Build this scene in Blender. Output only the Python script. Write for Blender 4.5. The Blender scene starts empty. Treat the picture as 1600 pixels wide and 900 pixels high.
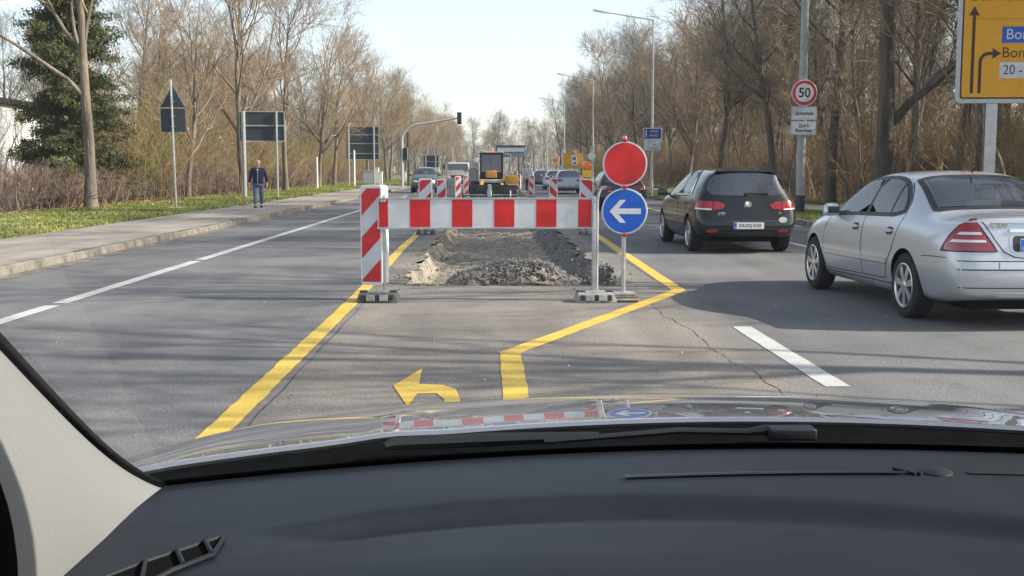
import bpy, bmesh, math, random
import numpy as np
from mathutils import Vector, Matrix
from mathutils.bvhtree import BVHTree

R = math.radians
scene = bpy.context.scene
col = scene.collection

# ------------------------------------------------------------------ camera
CAM_Z = 1.43
cam_data = bpy.data.cameras.new("camera")
cam_data.sensor_width = 36.0
cam_data.lens = 36.0 * 1750 / 1600
cam_data.clip_start = 0.02
cam_data.clip_end = 3000
cam = bpy.data.objects.new("camera", cam_data)
col.objects.link(cam)
cam.location = (0, 0, CAM_Z)
cam.rotation_euler = (R(84), 0, R(-1.15))
scene.camera = cam

# ------------------------------------------------------------------ sky, sun, exposure
SUN_EL, SUN_AZ = 31.0, 97.0          # azimuth clockwise from +Y (the direction of travel)
world = bpy.data.worlds.new("World")
scene.world = world
world.use_nodes = True
wn = world.node_tree
sky = wn.nodes.new("ShaderNodeTexSky")
sky.sky_type = 'NISHITA'
sky.sun_disc = False
sky.sun_elevation = R(SUN_EL)
sky.sun_rotation = R(SUN_AZ)
sky.air_density = 1.0
sky.dust_density = 0.8
sky.ozone_density = 2.0
hs = wn.nodes.new("ShaderNodeHueSaturation")
hs.inputs["Saturation"].default_value = 0.55
hs.inputs["Value"].default_value = 1.0
wn.links.new(sky.outputs[0], hs.inputs["Color"])
wn.links.new(hs.outputs[0], wn.nodes["Background"].inputs[0])
wn.nodes["Background"].inputs[1].default_value = 0.15
sun_data = bpy.data.lights.new("sun", 'SUN')
sun_data.energy = 5.0
sun_data.angle = R(0.53)
sun_data.color = (1.0, 0.93, 0.82)
sun = bpy.data.objects.new("sun", sun_data)
col.objects.link(sun)
sd = Vector((math.sin(R(SUN_AZ)) * math.cos(R(SUN_EL)), math.cos(R(SUN_AZ)) * math.cos(R(SUN_EL)), math.sin(R(SUN_EL))))
sun.rotation_euler = (-sd).to_track_quat('-Z', 'Y').to_euler()
sun.location = sd * 60
scene.view_settings.view_transform = 'Standard'
scene.view_settings.look = 'None'
scene.view_settings.gamma = 1.0
scene.view_settings.exposure = 0.84
scene.render.engine = 'CYCLES'
scene.cycles.max_bounces = 6
scene.cycles.transparent_max_bounces = 8

# ------------------------------------------------------------------ helpers
rng = random.Random(7)
NR = np.random.RandomState(11)

def gx(px, s):
    return (px - 765.0) / s

def link(o, parent=None):
    col.objects.link(o)
    if parent is not None:
        o.parent = parent
    return o

def tag(o, label=None, cat=None, group=None, kind=None):
    if label: o["label"] = label
    if cat: o["category"] = cat
    if group: o["group"] = group
    if kind: o["kind"] = kind
    return o

def thing(name, label, cat, loc=(0, 0, 0), rz=0.0, group=None):
    o = bpy.data.objects.new(name, None)
    o.empty_display_size = 0.2
    col.objects.link(o)
    o.location = loc
    o.rotation_euler = (0, 0, rz)
    return tag(o, label, cat, group)

def mesh_np(name, V, F, mat=None, parent=None, smooth=False, matidx=None):
    """mesh object from numpy verts (n,3) and faces (m,k)"""
    me = bpy.data.meshes.new(name)
    V = np.asarray(V, dtype=np.float32)
    F = np.asarray(F, dtype=np.int32)
    k = F.shape[1]
    me.vertices.add(len(V))
    me.vertices.foreach_set("co", V.ravel())
    me.loops.add(F.size)
    me.loops.foreach_set("vertex_index", F.ravel())
    me.polygons.add(len(F))
    me.polygons.foreach_set("loop_start", np.arange(0, F.size, k, dtype=np.int32))
    me.polygons.foreach_set("loop_total", np.full(len(F), k, dtype=np.int32))
    if smooth:
        me.polygons.foreach_set("use_smooth", np.ones(len(F), dtype=bool))
    me.update(calc_edges=True)
    if mat: me.materials.append(mat)
    o = bpy.data.objects.new(name, me)
    return link(o, parent)

class MB:
    """collects shapes and links them as one mesh object"""
    def __init__(self):
        self.v, self.f = [], []
    def add(self, vs, fs):
        n = len(self.v)
        self.v += [tuple(p) for p in vs]
        self.f += [tuple(i + n for i in f) for f in fs]
        return self
    def box(self, c, s, rz=0.0, m=None, taper=(1, 1)):
        hx, hy, hz = s[0] / 2, s[1] / 2, s[2] / 2
        pts = []
        for z, k in ((-hz, (1, 1)), (hz, taper)):
            for x, y in ((-hx, -hy), (hx, -hy), (hx, hy), (-hx, hy)):
                pts.append(Vector((x * k[0], y * k[1], z)))
        M4 = (m or Matrix.Rotation(rz, 4, 'Z'))
        pts = [M4 @ p + Vector(c) for p in pts]
        return self.add(pts, [(3, 2, 1, 0), (4, 5, 6, 7), (0, 1, 5, 4), (1, 2, 6, 5), (2, 3, 7, 6), (3, 0, 4, 7)])
    def tube(self, pts, r, n=8, cap=True):
        pts = [Vector(p) for p in pts]
        rs = r if isinstance(r, (list, tuple)) else [r] * len(pts)
        t0 = (pts[1] - pts[0]).normalized()
        ref = Vector((0, 0, 1)) if abs(t0.z) < 0.9 else Vector((1, 0, 0))
        vs, fs = [], []
        a = t0.cross(ref).normalized()
        for i, p in enumerate(pts):
            if i == 0: t = pts[1] - pts[0]
            elif i == len(pts) - 1: t = pts[-1] - pts[-2]
            else: t = (pts[i + 1] - pts[i]).normalized() + (pts[i] - pts[i - 1]).normalized()
            t.normalize()
            a = (a - t * a.dot(t)).normalized()
            b = t.cross(a)
            for k in range(n):
                an = 2 * math.pi * k / n
                vs.append(p + (a * math.cos(an) + b * math.sin(an)) * rs[i])
        for i in range(len(pts) - 1):
            for k in range(n):
                k2 = (k + 1) % n
                fs.append((i * n + k, i * n + k2, (i + 1) * n + k2, (i + 1) * n + k))
        if cap:
            fs.append(tuple(range(n))[::-1])
            fs.append(tuple((len(pts) - 1) * n + k for k in range(n)))
        return self.add(vs, fs)
    def lathe(self, prof, n=24, axis='Z', c=(0, 0, 0), cap=False):
        """prof: (radius, height) pairs; axis Z, X or Y"""
        vs, fs = [], []
        for r, h in prof:
            for k in range(n):
                an = 2 * math.pi * k / n
                p = (r * math.cos(an), r * math.sin(an), h)
                if axis == 'X': p = (p[2], p[0], p[1])
                elif axis == 'Y': p = (p[0], p[2], p[1])
                vs.append((p[0] + c[0], p[1] + c[1], p[2] + c[2]))
        for i in range(len(prof) - 1):
            for k in range(n):
                k2 = (k + 1) % n
                fs.append((i * n + k, i * n + k2, (i + 1) * n + k2, (i + 1) * n + k))
        if cap:
            fs.append(tuple(range(n))[::-1])
            fs.append(tuple((len(prof) - 1) * n + k for k in range(n)))
        return self.add(vs, fs)
    def prism(self, outl, y0, y1, plane='XZ'):
        """outline in a plane extruded along the third axis"""
        n = len(outl)
        def P(a, b, c):
            return {'XZ': (a, c, b), 'XY': (a, b, c), 'YZ': (c, a, b)}[plane]
        vs = [P(a, b, y0) for a, b in outl] + [P(a, b, y1) for a, b in outl]
        fs = [tuple(range(n)), tuple(range(2 * n - 1, n - 1, -1))]
        fs += [(i, i + n, (i + 1) % n + n, (i + 1) % n) for i in range(n)]
        return self.add(vs, fs)
    def quad(self, a, b, c, d):
        return self.add([a, b, c, d], [(0, 1, 2, 3)])
    def build(self, name, mat, parent=None, bevel=0.0, seg=1, smooth=False, angle=35):
        me = bpy.data.meshes.new(name)
        bm = bmesh.new()
        vs = [bm.verts.new(p) for p in self.v]
        for f in self.f:
            try: bm.faces.new([vs[i] for i in f])
            except ValueError: pass
        bmesh.ops.recalc_face_normals(bm, faces=bm.faces)
        if bevel:
            es = [e for e in bm.edges if len(e.link_faces) == 2 and e.calc_face_angle(0) > R(25)]
            bmesh.ops.bevel(bm, geom=es, offset=bevel, segments=seg, affect='EDGES', profile=0.6, clamp_overlap=True)
        bm.to_mesh(me); bm.free()
        if smooth or (bevel and seg > 1):
            me.polygons.foreach_set("use_smooth", [True] * len(me.polygons))
            me.set_sharp_from_angle(angle=R(angle))
        me.materials.append(mat)
        return link(bpy.data.objects.new(name, me), parent)

def copy_tree(o, parent=None):
    c = o.copy(); col.objects.link(c)
    if parent: c.parent = parent
    for ch in list(o.children):
        copy_tree(ch, c)
    return c

def text(name, s, size, mat, loc, rot=(R(90), 0, 0), parent=None, align='CENTER', squash=1.0, bold=0.0):
    cu = bpy.data.curves.new(name, 'FONT')
    cu.body = s; cu.size = size
    cu.align_x = align; cu.align_y = 'CENTER'
    cu.resolution_u = 3
    cu.offset = bold
    t = bpy.data.objects.new(name, cu)
    col.objects.link(t)
    dg = bpy.context.evaluated_depsgraph_get()
    me = bpy.data.meshes.new_from_object(t.evaluated_get(dg))
    bpy.data.objects.remove(t); bpy.data.curves.remove(cu)
    me.materials.clear(); me.materials.append(mat)
    o = bpy.data.objects.new(name, me)
    link(o, parent)
    o.location = loc; o.rotation_euler = rot; o.scale = (squash, 1, 1)
    return o

# ------------------------------------------------------------------ materials
def mat(name, base, rough=0.6, metal=0.0, noise=None, bump=None, coat=0.0, spec=0.5, emit=None, stretch=(1, 1, 1)):
    m = bpy.data.materials.new(name); m.use_nodes = True
    nt = m.node_tree; b = nt.nodes["Principled BSDF"]
    b.inputs["Base Color"].default_value = (*base, 1)
    b.inputs["Roughness"].default_value = rough
    b.inputs["Metallic"].default_value = metal
    b.inputs["Specular IOR Level"].default_value = spec
    if coat:
        b.inputs["Coat Weight"].default_value = coat
        b.inputs["Coat Roughness"].default_value = 0.03
    if emit:
        b.inputs["Emission Color"].default_value = (*emit[:3], 1)
        b.inputs["Emission Strength"].default_value = emit[3]
    tc = nt.nodes.new("ShaderNodeTexCoord")
    mp = nt.nodes.new("ShaderNodeMapping"); mp.inputs["Scale"].default_value = stretch
    nt.links.new(tc.outputs["Object"], mp.inputs[0])
    if noise:
        sc, amt = noise[0], noise[1]
        n = nt.nodes.new("ShaderNodeTexNoise"); n.inputs["Scale"].default_value = sc; n.inputs["Detail"].default_value = 5
        n.inputs["Roughness"].default_value = 0.65
        nt.links.new(mp.outputs[0], n.inputs["Vector"])
        r = nt.nodes.new("ShaderNodeValToRGB")
        r.color_ramp.elements[0].position = 0.3; r.color_ramp.elements[1].position = 0.7
        c2 = noise[2] if len(noise) > 2 else base
        r.color_ramp.elements[0].color = (*[max(0, x * (1 - amt)) for x in base], 1)
        r.color_ramp.elements[1].color = (*[min(1, x * (1 + amt)) for x in c2], 1)
        nt.links.new(n.outputs["Fac"], r.inputs[0]); nt.links.new(r.outputs[0], b.inputs["Base Color"])
    if bump:
        n2 = nt.nodes.new("ShaderNodeTexNoise"); n2.inputs["Scale"].default_value = bump[0]; n2.inputs["Detail"].default_value = 4
        nt.links.new(mp.outputs[0], n2.inputs["Vector"])
        bp = nt.nodes.new("ShaderNodeBump"); bp.inputs["Strength"].default_value = bump[1]
        bp.inputs["Distance"].default_value = bump[2] if len(bump) > 2 else 0.02
        nt.links.new(n2.outputs["Fac"], bp.inputs["Height"]); nt.links.new(bp.outputs[0], b.inputs["Normal"])
    return m

def N(nt, t, **kw):
    n = nt.nodes.new(t)
    for k, v in kw.items(): n.inputs[k].default_value = v
    return n

def mixc(nt, fac, a, b, mode='MIX'):
    m = nt.nodes.new("ShaderNodeMix"); m.data_type = 'RGBA'; m.blend_type = mode
    for s, v in ((0, fac), (6, a), (7, b)):
        if hasattr(v, "is_output"): nt.links.new(v, m.inputs[s])
        elif s == 0: m.inputs[0].default_value = v
        else: m.inputs[s].default_value = (*v, 1)
    return m.outputs[2]

def ramp(nt, src, p0, p1, c0=(0, 0, 0), c1=(1, 1, 1)):
    r = nt.nodes.new("ShaderNodeValToRGB")
    r.color_ramp.elements[0].position = p0; r.color_ramp.elements[1].position = p1
    r.color_ramp.elements[0].color = (*c0, 1); r.color_ramp.elements[1].color = (*c1, 1)
    nt.links.new(src, r.inputs[0])
    return r.outputs[0]

def asphalt_mat(name, cool, warm, bandx=None, grain=0.55):
    """speckled asphalt; the older lane between two x values is of a warmer, paler mix"""
    m = bpy.data.materials.new(name); m.use_nodes = True
    nt = m.node_tree; b = nt.nodes["Principled BSDF"]
    tc = nt.nodes.new("ShaderNodeTexCoord"); P = tc.outputs["Object"]
    big = N(nt, "ShaderNodeTexNoise", Scale=0.55, Detail=4.0); nt.links.new(P, big.inputs["Vector"])
    mp = nt.nodes.new("ShaderNodeMapping"); mp.inputs["Scale"].default_value = (1.6, 0.12, 1)
    nt.links.new(P, mp.inputs[0])
    track = N(nt, "ShaderNodeTexNoise", Scale=1.2, Detail=3.0); nt.links.new(mp.outputs[0], track.inputs["Vector"])
    c = mixc(nt, 0.0, cool, cool)
    if bandx:
        sx = nt.nodes.new("ShaderNodeSeparateXYZ"); nt.links.new(P, sx.inputs[0])
        a1 = nt.nodes.new("ShaderNodeMapRange"); a1.inputs[1].default_value = bandx[0] - .15; a1.inputs[2].default_value = bandx[0] + .15
        a2 = nt.nodes.new("ShaderNodeMapRange"); a2.inputs[1].default_value = bandx[1] + .25; a2.inputs[2].default_value = bandx[1] - .25
        nt.links.new(sx.outputs[0], a1.inputs[0]); nt.links.new(sx.outputs[0], a2.inputs[0])
        mu = nt.nodes.new("ShaderNodeMath"); mu.operation = 'MULTIPLY'
        nt.links.new(a1.outputs[0], mu.inputs[0]); nt.links.new(a2.outputs[0], mu.inputs[1])
        c = mixc(nt, mu.outputs[0], cool, warm)
    c = mixc(nt, 0.75, c, ramp(nt, big.outputs["Fac"], .3, .72, (.62, .62, .64), (1.25, 1.22, 1.18)), 'MULTIPLY')
    c = mixc(nt, 0.6, c, ramp(nt, track.outputs["Fac"], .3, .7, (.75, .75, .76), (1.2, 1.2, 1.2)), 'MULTIPLY')
    fine = N(nt, "ShaderNodeTexNoise", Scale=48.0, Detail=4.0, Roughness=.85); nt.links.new(P, fine.inputs["Vector"])
    c = mixc(nt, grain, c, ramp(nt, fine.outputs["Fac"], .36, .64, (.25, .25, .26), (1.95, 1.92, 1.88)), 'MULTIPLY')
    vo = N(nt, "ShaderNodeTexVoronoi", Scale=38.0); nt.links.new(P, vo.inputs["Vector"])
    c = mixc(nt, .35, c, ramp(nt, vo.outputs["Distance"], .05, .28, (2.0, 1.95, 1.85), (.85, .85, .86)), 'MULTIPLY')
    # pale grit stains
    st = N(nt, "ShaderNodeTexNoise", Scale=2.6, Detail=8.0, Roughness=.75); nt.links.new(P, st.inputs["Vector"])
    c = mixc(nt, ramp(nt, st.outputs["Fac"], .60, .74), c, (.24, .22, .20))
    oil = N(nt, "ShaderNodeTexNoise", Scale=.85, Detail=7.0, Roughness=.7); nt.links.new(P, oil.inputs["Vector"])
    c = mixc(nt, ramp(nt, oil.outputs["Fac"], .56, .72, (0, 0, 0), (.55, .55, .55)), c, (.075, .074, .074))
    nt.links.new(c, b.inputs["Base Color"])
    b.inputs["Roughness"].default_value = .82
    b.inputs["Specular IOR Level"].default_value = .35
    bp = N(nt, "ShaderNodeBump", Strength=.55, Distance=.006)
    nt.links.new(fine.outputs["Fac"], bp.inputs["Height"]); nt.links.new(bp.outputs[0], b.inputs["Normal"])
    return m

def paint_mark_mat(name, base, under=(.10, .10, .10), wear=.66):
    m = bpy.data.materials.new(name); m.use_nodes = True
    nt = m.node_tree; b = nt.nodes["Principled BSDF"]
    tc = nt.nodes.new("ShaderNodeTexCoord"); P = tc.outputs["Object"]
    n = N(nt, "ShaderNodeTexNoise", Scale=22.0, Detail=7.0, Roughness=.75); nt.links.new(P, n.inputs["Vector"])
    g = N(nt, "ShaderNodeTexNoise", Scale=2.2, Detail=4.0); nt.links.new(P, g.inputs["Vector"])
    c = mixc(nt, .55, base, ramp(nt, g.outputs["Fac"], .3, .7, (.72, .70, .68), (1.08, 1.08, 1.08)), 'MULTIPLY')
    c = mixc(nt, ramp(nt, n.outputs["Fac"], wear, wear + .1), c, under)
    nt.links.new(c, b.inputs["Base Color"]); b.inputs["Roughness"].default_value = .6
    fine = N(nt, "ShaderNodeTexNoise", Scale=48.0, Detail=4.0, Roughness=.85); nt.links.new(P, fine.inputs["Vector"])
    c = mixc(nt, .8, c, ramp(nt, fine.outputs["Fac"], .34, .62, (.62, .60, .56), (1.08, 1.08, 1.08)), 'MULTIPLY')
    nt.links.new(c, b.inputs["Base Color"])
    bp = N(nt, "ShaderNodeBump", Strength=.3, Distance=.004)
    nt.links.new(n.outputs["Fac"], bp.inputs["Height"]); nt.links.new(bp.outputs[0], b.inputs["Normal"])
    return m

def glass_sheet_mat(name, tint=(.96, .98, .97), refl=.05):
    m = bpy.data.materials.new(name); m.use_nodes = True
    nt = m.node_tree; nt.nodes.remove(nt.nodes["Principled BSDF"])
    tr = nt.nodes.new("ShaderNodeBsdfTransparent"); tr.inputs[0].default_value = (*tint, 1)
    gl = nt.nodes.new("ShaderNodeBsdfGlossy"); gl.inputs["Roughness"].default_value = .01
    mx = nt.nodes.new("ShaderNodeMixShader"); mx.inputs[0].default_value = refl
    nt.links.new(tr.outputs[0], mx.inputs[1]); nt.links.new(gl.outputs[0], mx.inputs[2])
    nt.links.new(mx.outputs[0], nt.nodes["Material Output"].inputs[0])
    return m

M = {}
M['asphalt'] = asphalt_mat("asphalt", (.165, .164, .163), (.228, .206, .180), (-1.45, 2.15))
M['side_asphalt'] = asphalt_mat("pavement asphalt", (.33, .288, .245), (.2, .2, .2), None, .35)
M['white_line'] = paint_mark_mat("white road paint", (.60, .60, .58), wear=.62)
M['yellow_line'] = paint_mark_mat("yellow road tape", (.78, .53, .075), wear=.60)
M['kerb'] = mat("kerb concrete", (.165, .145, .12), .85, noise=(3, .6), bump=(30, .5))
M['soil'] = mat("leaf litter soil", (.155, .11, .07), .95, noise=(1.4, .55, (.20, .15, .095)), bump=(9, .9, .06))
M['verge'] = mat("verge soil and moss", (.10, .125, .035), .95, noise=(.9, .5, (.17, .17, .06)), bump=(14, .9, .05))
M['gravel'] = mat("crushed stone", (.25, .225, .18), .95, noise=(6, .5, (.30, .255, .195)), bump=(28, 1.0, .04))
M['gravel_shaded'] = mat("shaded trench wall stone", (.17, .155, .14), .95, noise=(8, .55), bump=(24, 1.0, .06))
M['rock'] = mat("loose stone", (.22, .20, .17), .9, noise=(3.1, .6))
M['chippings'] = mat("dark chippings", (.175, .165, .15), .9, noise=(5, .7))
M['grass'] = mat("grass blades", (.120, .175, .028), .75, noise=(.7, .5, (.235, .255, .06)))
M['dry_leaf'] = mat("fallen leaves", (.27, .17, .085), .85, noise=(3, .5))
M['galv'] = mat("galvanised steel", (.50, .51, .52), .42, .75, noise=(9, .2))
M['lamp_grey'] = mat("grey painted mast", (.46, .48, .47), .5, .15, noise=(3, .15))
M['mast_dark'] = mat("weathered concrete mast", (.34, .35, .33), .7, 0, noise=(4, .2))
M['white_foil'] = mat("white reflective foil", (.60, .62, .65), .35, noise=(4, .13))
M['red_foil'] = mat("red reflective foil", (.60, .018, .02), .38, noise=(5, .24))
M['blue_foil'] = mat("blue reflective foil", (.006, .10, .50), .32, noise=(7, .12))
M['navy_foil'] = mat("dark blue foil", (.008, .04, .24), .35)
M['yellow_foil'] = mat("yellow sign foil", (.74, .36, .008), .4, noise=(3, .08))
M['black_print'] = mat("black print", (.02, .018, .016), .5)
M['brown_print'] = mat("dark brown print", (.055, .022, .01), .5)
M['grey_foil'] = mat("pale grey panel", (.50, .53, .55), .45, noise=(6, .08))
M['white_plastic'] = mat("white plastic", (.82, .81, .78), .5, noise=(9, .1))
M['sign_back'] = mat("dark grey sign back", (.030, .042, .052), .55, .1, noise=(4, .25))
M['rubber_base'] = mat("recycled rubber", (.115, .11, .105), .9, noise=(14, .4), bump=(40, .5, .01))
M['rubber_pale'] = mat("dusty rubber", (.30, .29, .27), .9, noise=(10, .35), bump=(40, .5, .01))
M['rust_base'] = mat("rust brown base block", (.20, .12, .085), .9, noise=(10, .3), bump=(30, .4, .01))
M['orange_lens'] = mat("amber lens", (.95, .22, .01), .25, coat=.5)
M['yellow_plastic'] = mat("yellow plastic", (.85, .52, .02), .4)
M['black_plastic'] = mat("black plastic", (.018, .019, .02), .5, noise=(60, .3))
M['tyre'] = mat("tyre rubber", (.018, .018, .018), .85, noise=(20, .3))
M['alloy'] = mat("silver alloy", (.62, .63, .65), .3, .85)
M['dark_steel'] = mat("dark steel", (.06, .06, .062), .5, .5, noise=(6, .4))
M['car_glass'] = mat("tinted car glass", (.045, .055, .062), .03, 0, spec=1.0, coat=1.0)
M['well'] = mat("wheel well", (.010, .010, .010), .95, spec=.0)
M['chrome'] = mat("chrome", (.75, .76, .78), .12, 1.0)
def window_glass_mat(name, tint):
    m = glass_sheet_mat(name, tint, .08); nt = m.node_tree
    fr = N(nt, "ShaderNodeFresnel", IOR=2.9)
    mx = [n for n in nt.nodes if n.type == 'MIX_SHADER'][0]
    nt.links.new(fr.outputs[0], mx.inputs[0])
    return m
M['saloon_glass'] = window_glass_mat("clear car window", (.86, .91, .90))
M['dark_glass'] = window_glass_mat("darkened car window", (.42, .47, .47))
M['seat'] = mat("dark seat cloth", (.07, .072, .078), .9, noise=(20, .3))
M['seam'] = mat("bitumen seam", (.045, .043, .042), .7, noise=(9, .4))
M['fleck'] = mat("pale flecks", (.62, .60, .56), .8)
M['lamp_red'] = mat("red lamp lens", (.30, .008, .011), .12, coat=1.0, noise=(25, .3))
M['lamp_white'] = mat("clear lamp lens", (.75, .73, .72), .12, coat=1.0)
M['plate'] = mat("licence plate white", (.80, .80, .78), .4)
M['bark_grey'] = mat("grey bark", (.135, .112, .085), .95, noise=(2.2, .5, (.18, .15, .11)), bump=(12, 1.0, .05), stretch=(1, 1, .25))
M['bark_dark'] = mat("dark bark", (.095, .080, .062), .95, noise=(2.2, .5, (.12, .10, .075)), bump=(12, 1.0, .06), stretch=(1, 1, .25))
M['twig_tan'] = mat("tan twigs", (.27, .197, .122), .9, noise=(.35, .35, (.30, .215, .13)))
M['twig_grey'] = mat("grey brown twigs", (.165, .138, .104), .9, noise=(.35, .3))
M['brush_tan'] = mat("tan undergrowth stems", (.31, .21, .115), .9, noise=(.5, .45, (.33, .235, .125)))
M['brush_olive'] = mat("olive budding stems", (.26, .23, .08), .9, noise=(.5, .4))
M['brush_dark'] = mat("brown bramble stems", (.20, .14, .10), .9, noise=(.5, .4))
M['conifer'] = mat("conifer needles", (.036, .050, .016), .85, noise=(.8, .6, (.085, .092, .028)))
# ------------------------------------------------------------------ the ground
def S(o, label=None):
    o["kind"] = "structure"
    if label: o["label"] = label
    return o

def sheet(name, x0, x1, y0, y1, z, m, nx=1, ny=1, bump=0.0):
    xs = np.linspace(x0, x1, nx + 1); ys = np.linspace(y0, y1, ny + 1)
    X, Y = np.meshgrid(xs, ys)
    Z = np.full_like(X, z) + (NR.uniform(-bump, bump, X.shape) if bump else 0)
    V = np.stack([X, Y, Z], -1).reshape(-1, 3)
    i = np.arange(ny)[:, None] * (nx + 1) + np.arange(nx)[None, :]
    F = np.stack([i, i + 1, i + nx + 2, i + nx + 1], -1).reshape(-1, 4)
    return S(mesh_np(name, V, F, m, smooth=bump > 0))

sheet('ground', -420, 420, -120, 640, -.9, M['soil'])
KX, SX, RX = -6.6, -9.3, 8.2             # left kerb face, back of the left pavement, right kerb face
TY0, TY1, TX0, TX1 = 13.95, 55.0, -1.08, 1.62

def wob(y, s):
    return .045 * math.sin(y * 3.1 + s) + .035 * math.sin(y * 7.7 + 2 * s) + .02 * math.sin(y * 17.3 + s * 3)

def build_road():
    rows = [(-20, None), (TY0 - .001, None)]
    V, F = [], []
    def strip(x0, x1, y0, y1):
        n = len(V); V.extend([(x0, y0, 0), (x1, y0, 0), (x1, y1, 0), (x0, y1, 0)]); F.append((n, n + 1, n + 2, n + 3))
    strip(KX, RX, -20, TY0 - .35); strip(KX, RX, TY1, 420)
    ys = [TY0 + i * .22 for i in range(int((TY1 - TY0) / .22) + 1)] + [TY1]
    for a, b in zip(ys, ys[1:]):
        n = len(V)
        V.extend([(KX, a, 0), (TX0 + wob(a, 1), a, 0), (TX0 + wob(b, 1), b, 0), (KX, b, 0)]); F.append((n, n + 1, n + 2, n + 3))
        n = len(V)
        V.extend([(TX1 + wob(a, 4), a, 0), (RX, a, 0), (RX, b, 0), (TX1 + wob(b, 4), b, 0)]); F.append((n, n + 1, n + 2, n + 3))
    # broken near edge of the trench
    xs = [TX0 + wob(TY0, 1)] + [TX0 + (TX1 - TX0) * k / 24 for k in range(1, 24)] + [TX1 + wob(TY0, 4)]
    ye = [TY0] + [TY0 - .03 + .05 * math.sin(k * 1.9) + .03 * math.sin(k * 4.1) for k in range(1, 24)] + [TY0]
    for k in range(24):
        n = len(V)
        V.extend([(xs[k], TY0 - .35, 0), (xs[k + 1], TY0 - .35, 0), (xs[k + 1], ye[k + 1], 0), (xs[k], ye[k], 0)]); F.append((n, n + 1, n + 2, n + 3))
    n = len(V); V.extend([(KX, TY0 - .35, 0), (xs[0], TY0 - .35, 0), (xs[0], TY0, 0), (KX, TY0, 0)]); F.append((n, n + 1, n + 2, n + 3))
    n = len(V); V.extend([(xs[-1], TY0 - .35, 0), (RX, TY0 - .35, 0), (RX, TY0, 0), (xs[-1], TY0, 0)]); F.append((n, n + 1, n + 2, n + 3))
    return S(mesh_np('road', V, F, M['asphalt']))
build_road()

def mound(x, y):
    a = ((x - .35) / .85) ** 2 + ((y - 15.0) / .95) ** 2
    b = ((x - .95) / .6) ** 2 + ((y - 14.8) / .8) ** 2
    a *= 1 + .35 * math.sin(x * 6.3 + 1) + .2 * math.sin(y * 9)
    c = ((x + .25) / .5) ** 2 + ((y - 14.75) / .6) ** 2
    return .46 * math.exp(-a * 1.15) + .17 * math.exp(-b * 1.6) + .10 * math.exp(-c * 1.4)

def trench_z(x, y):
    d = min(x - (TX0 + wob(y, 1)), (TX1 + wob(y, 4)) - x)
    dn = y - (TY0 + .02)
    left = x < (TX0 + TX1) / 2
    k = max(0.0, min(1.0, d / (.20 if left else .42))); k = min(k, max(0.0, min(1.0, dn / .30)))
    k = k ** (.55 if left else .9)
    z = -.012 - .27 * k + (.02 * math.sin(y * 2.9) * math.sin(y * 1.3 + 1) if left and d < .35 else 0) * k
    z += .022 * math.sin(x * 5.1 + y * 1.3) + .02 * math.sin(y * 2.3 + x) * k
    if y < 18: z += mound(x, y) * min(1, max(0, dn) * 2.2)
    return z

def build_trench():
    ny, nx = 420, 46
    V, F = [], []
    ys = [TY0 - .06 + (TY1 - TY0 + .06) * (j / ny) ** 1.9 for j in range(ny + 1)]
    for y in ys:
        a, b = TX0 + wob(y, 1), TX1 + wob(y, 4)
        for i in range(nx + 1):
            x = a + (b - a) * i / nx
            j = rng.uniform(-1, 1) * .028 if 0 < i < nx else 0
            V.append((x, y, trench_z(x, y) + j))
    for j in range(ny):
        for i in range(nx):
            n = j * (nx + 1) + i
            F.append((n, n + 1, n + nx + 2, n + nx + 1))
    o = S(mesh_np('trench', V, F, M['gravel']), "gravel floored trench dug into the road behind the barrier")
    o.data.materials.append(M['gravel_shaded'])
    ids = np.array([1 if (i > nx * .82 or j < 3) else 0 for j in range(ny) for i in range(nx)], dtype=np.int32)  # right wall's shade put into a darker stone colour; near lip shares it
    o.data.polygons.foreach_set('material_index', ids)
    return o
build_trench()

def rocks(name, pts, sizes, m, label=None):
    """many small angular stones as one mesh"""
    base = np.array([(1, 0, 0), (-1, 0, 0), (0, 1, 0), (0, -1, 0), (0, 0, 1), (0, 0, -1)], float)
    tri = np.array([(0, 2, 4), (2, 1, 4), (1, 3, 4), (3, 0, 4), (2, 0, 5), (1, 2, 5), (3, 1, 5), (0, 3, 5)])
    n = len(pts)
    V = base[None] * NR.uniform(.55, 1.3, (n, 6, 1)) * np.array(sizes)[:, None, None] * NR.uniform(.5, 1.2, (n, 1, 3))
    q = NR.normal(size=(n, 3)); ang = NR.uniform(0, 6.28, n)
    q /= np.linalg.norm(q, axis=1)[:, None]
    c, s = np.cos(ang)[:, None, None], np.sin(ang)[:, None, None]
    k = q[:, None, :]
    V = V * c + np.cross(np.broadcast_to(k, V.shape), V) * s + k * (V * k).sum(-1, keepdims=True) * (1 - c)
    V += np.array(pts)[:, None, :]
    F = (tri[None] + (np.arange(n) * 6)[:, None, None]).reshape(-1, 3)
    o = mesh_np(name, V.reshape(-1, 3), F, m)
    o["kind"] = "stuff"
    if label: o["label"] = label
    return o

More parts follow.
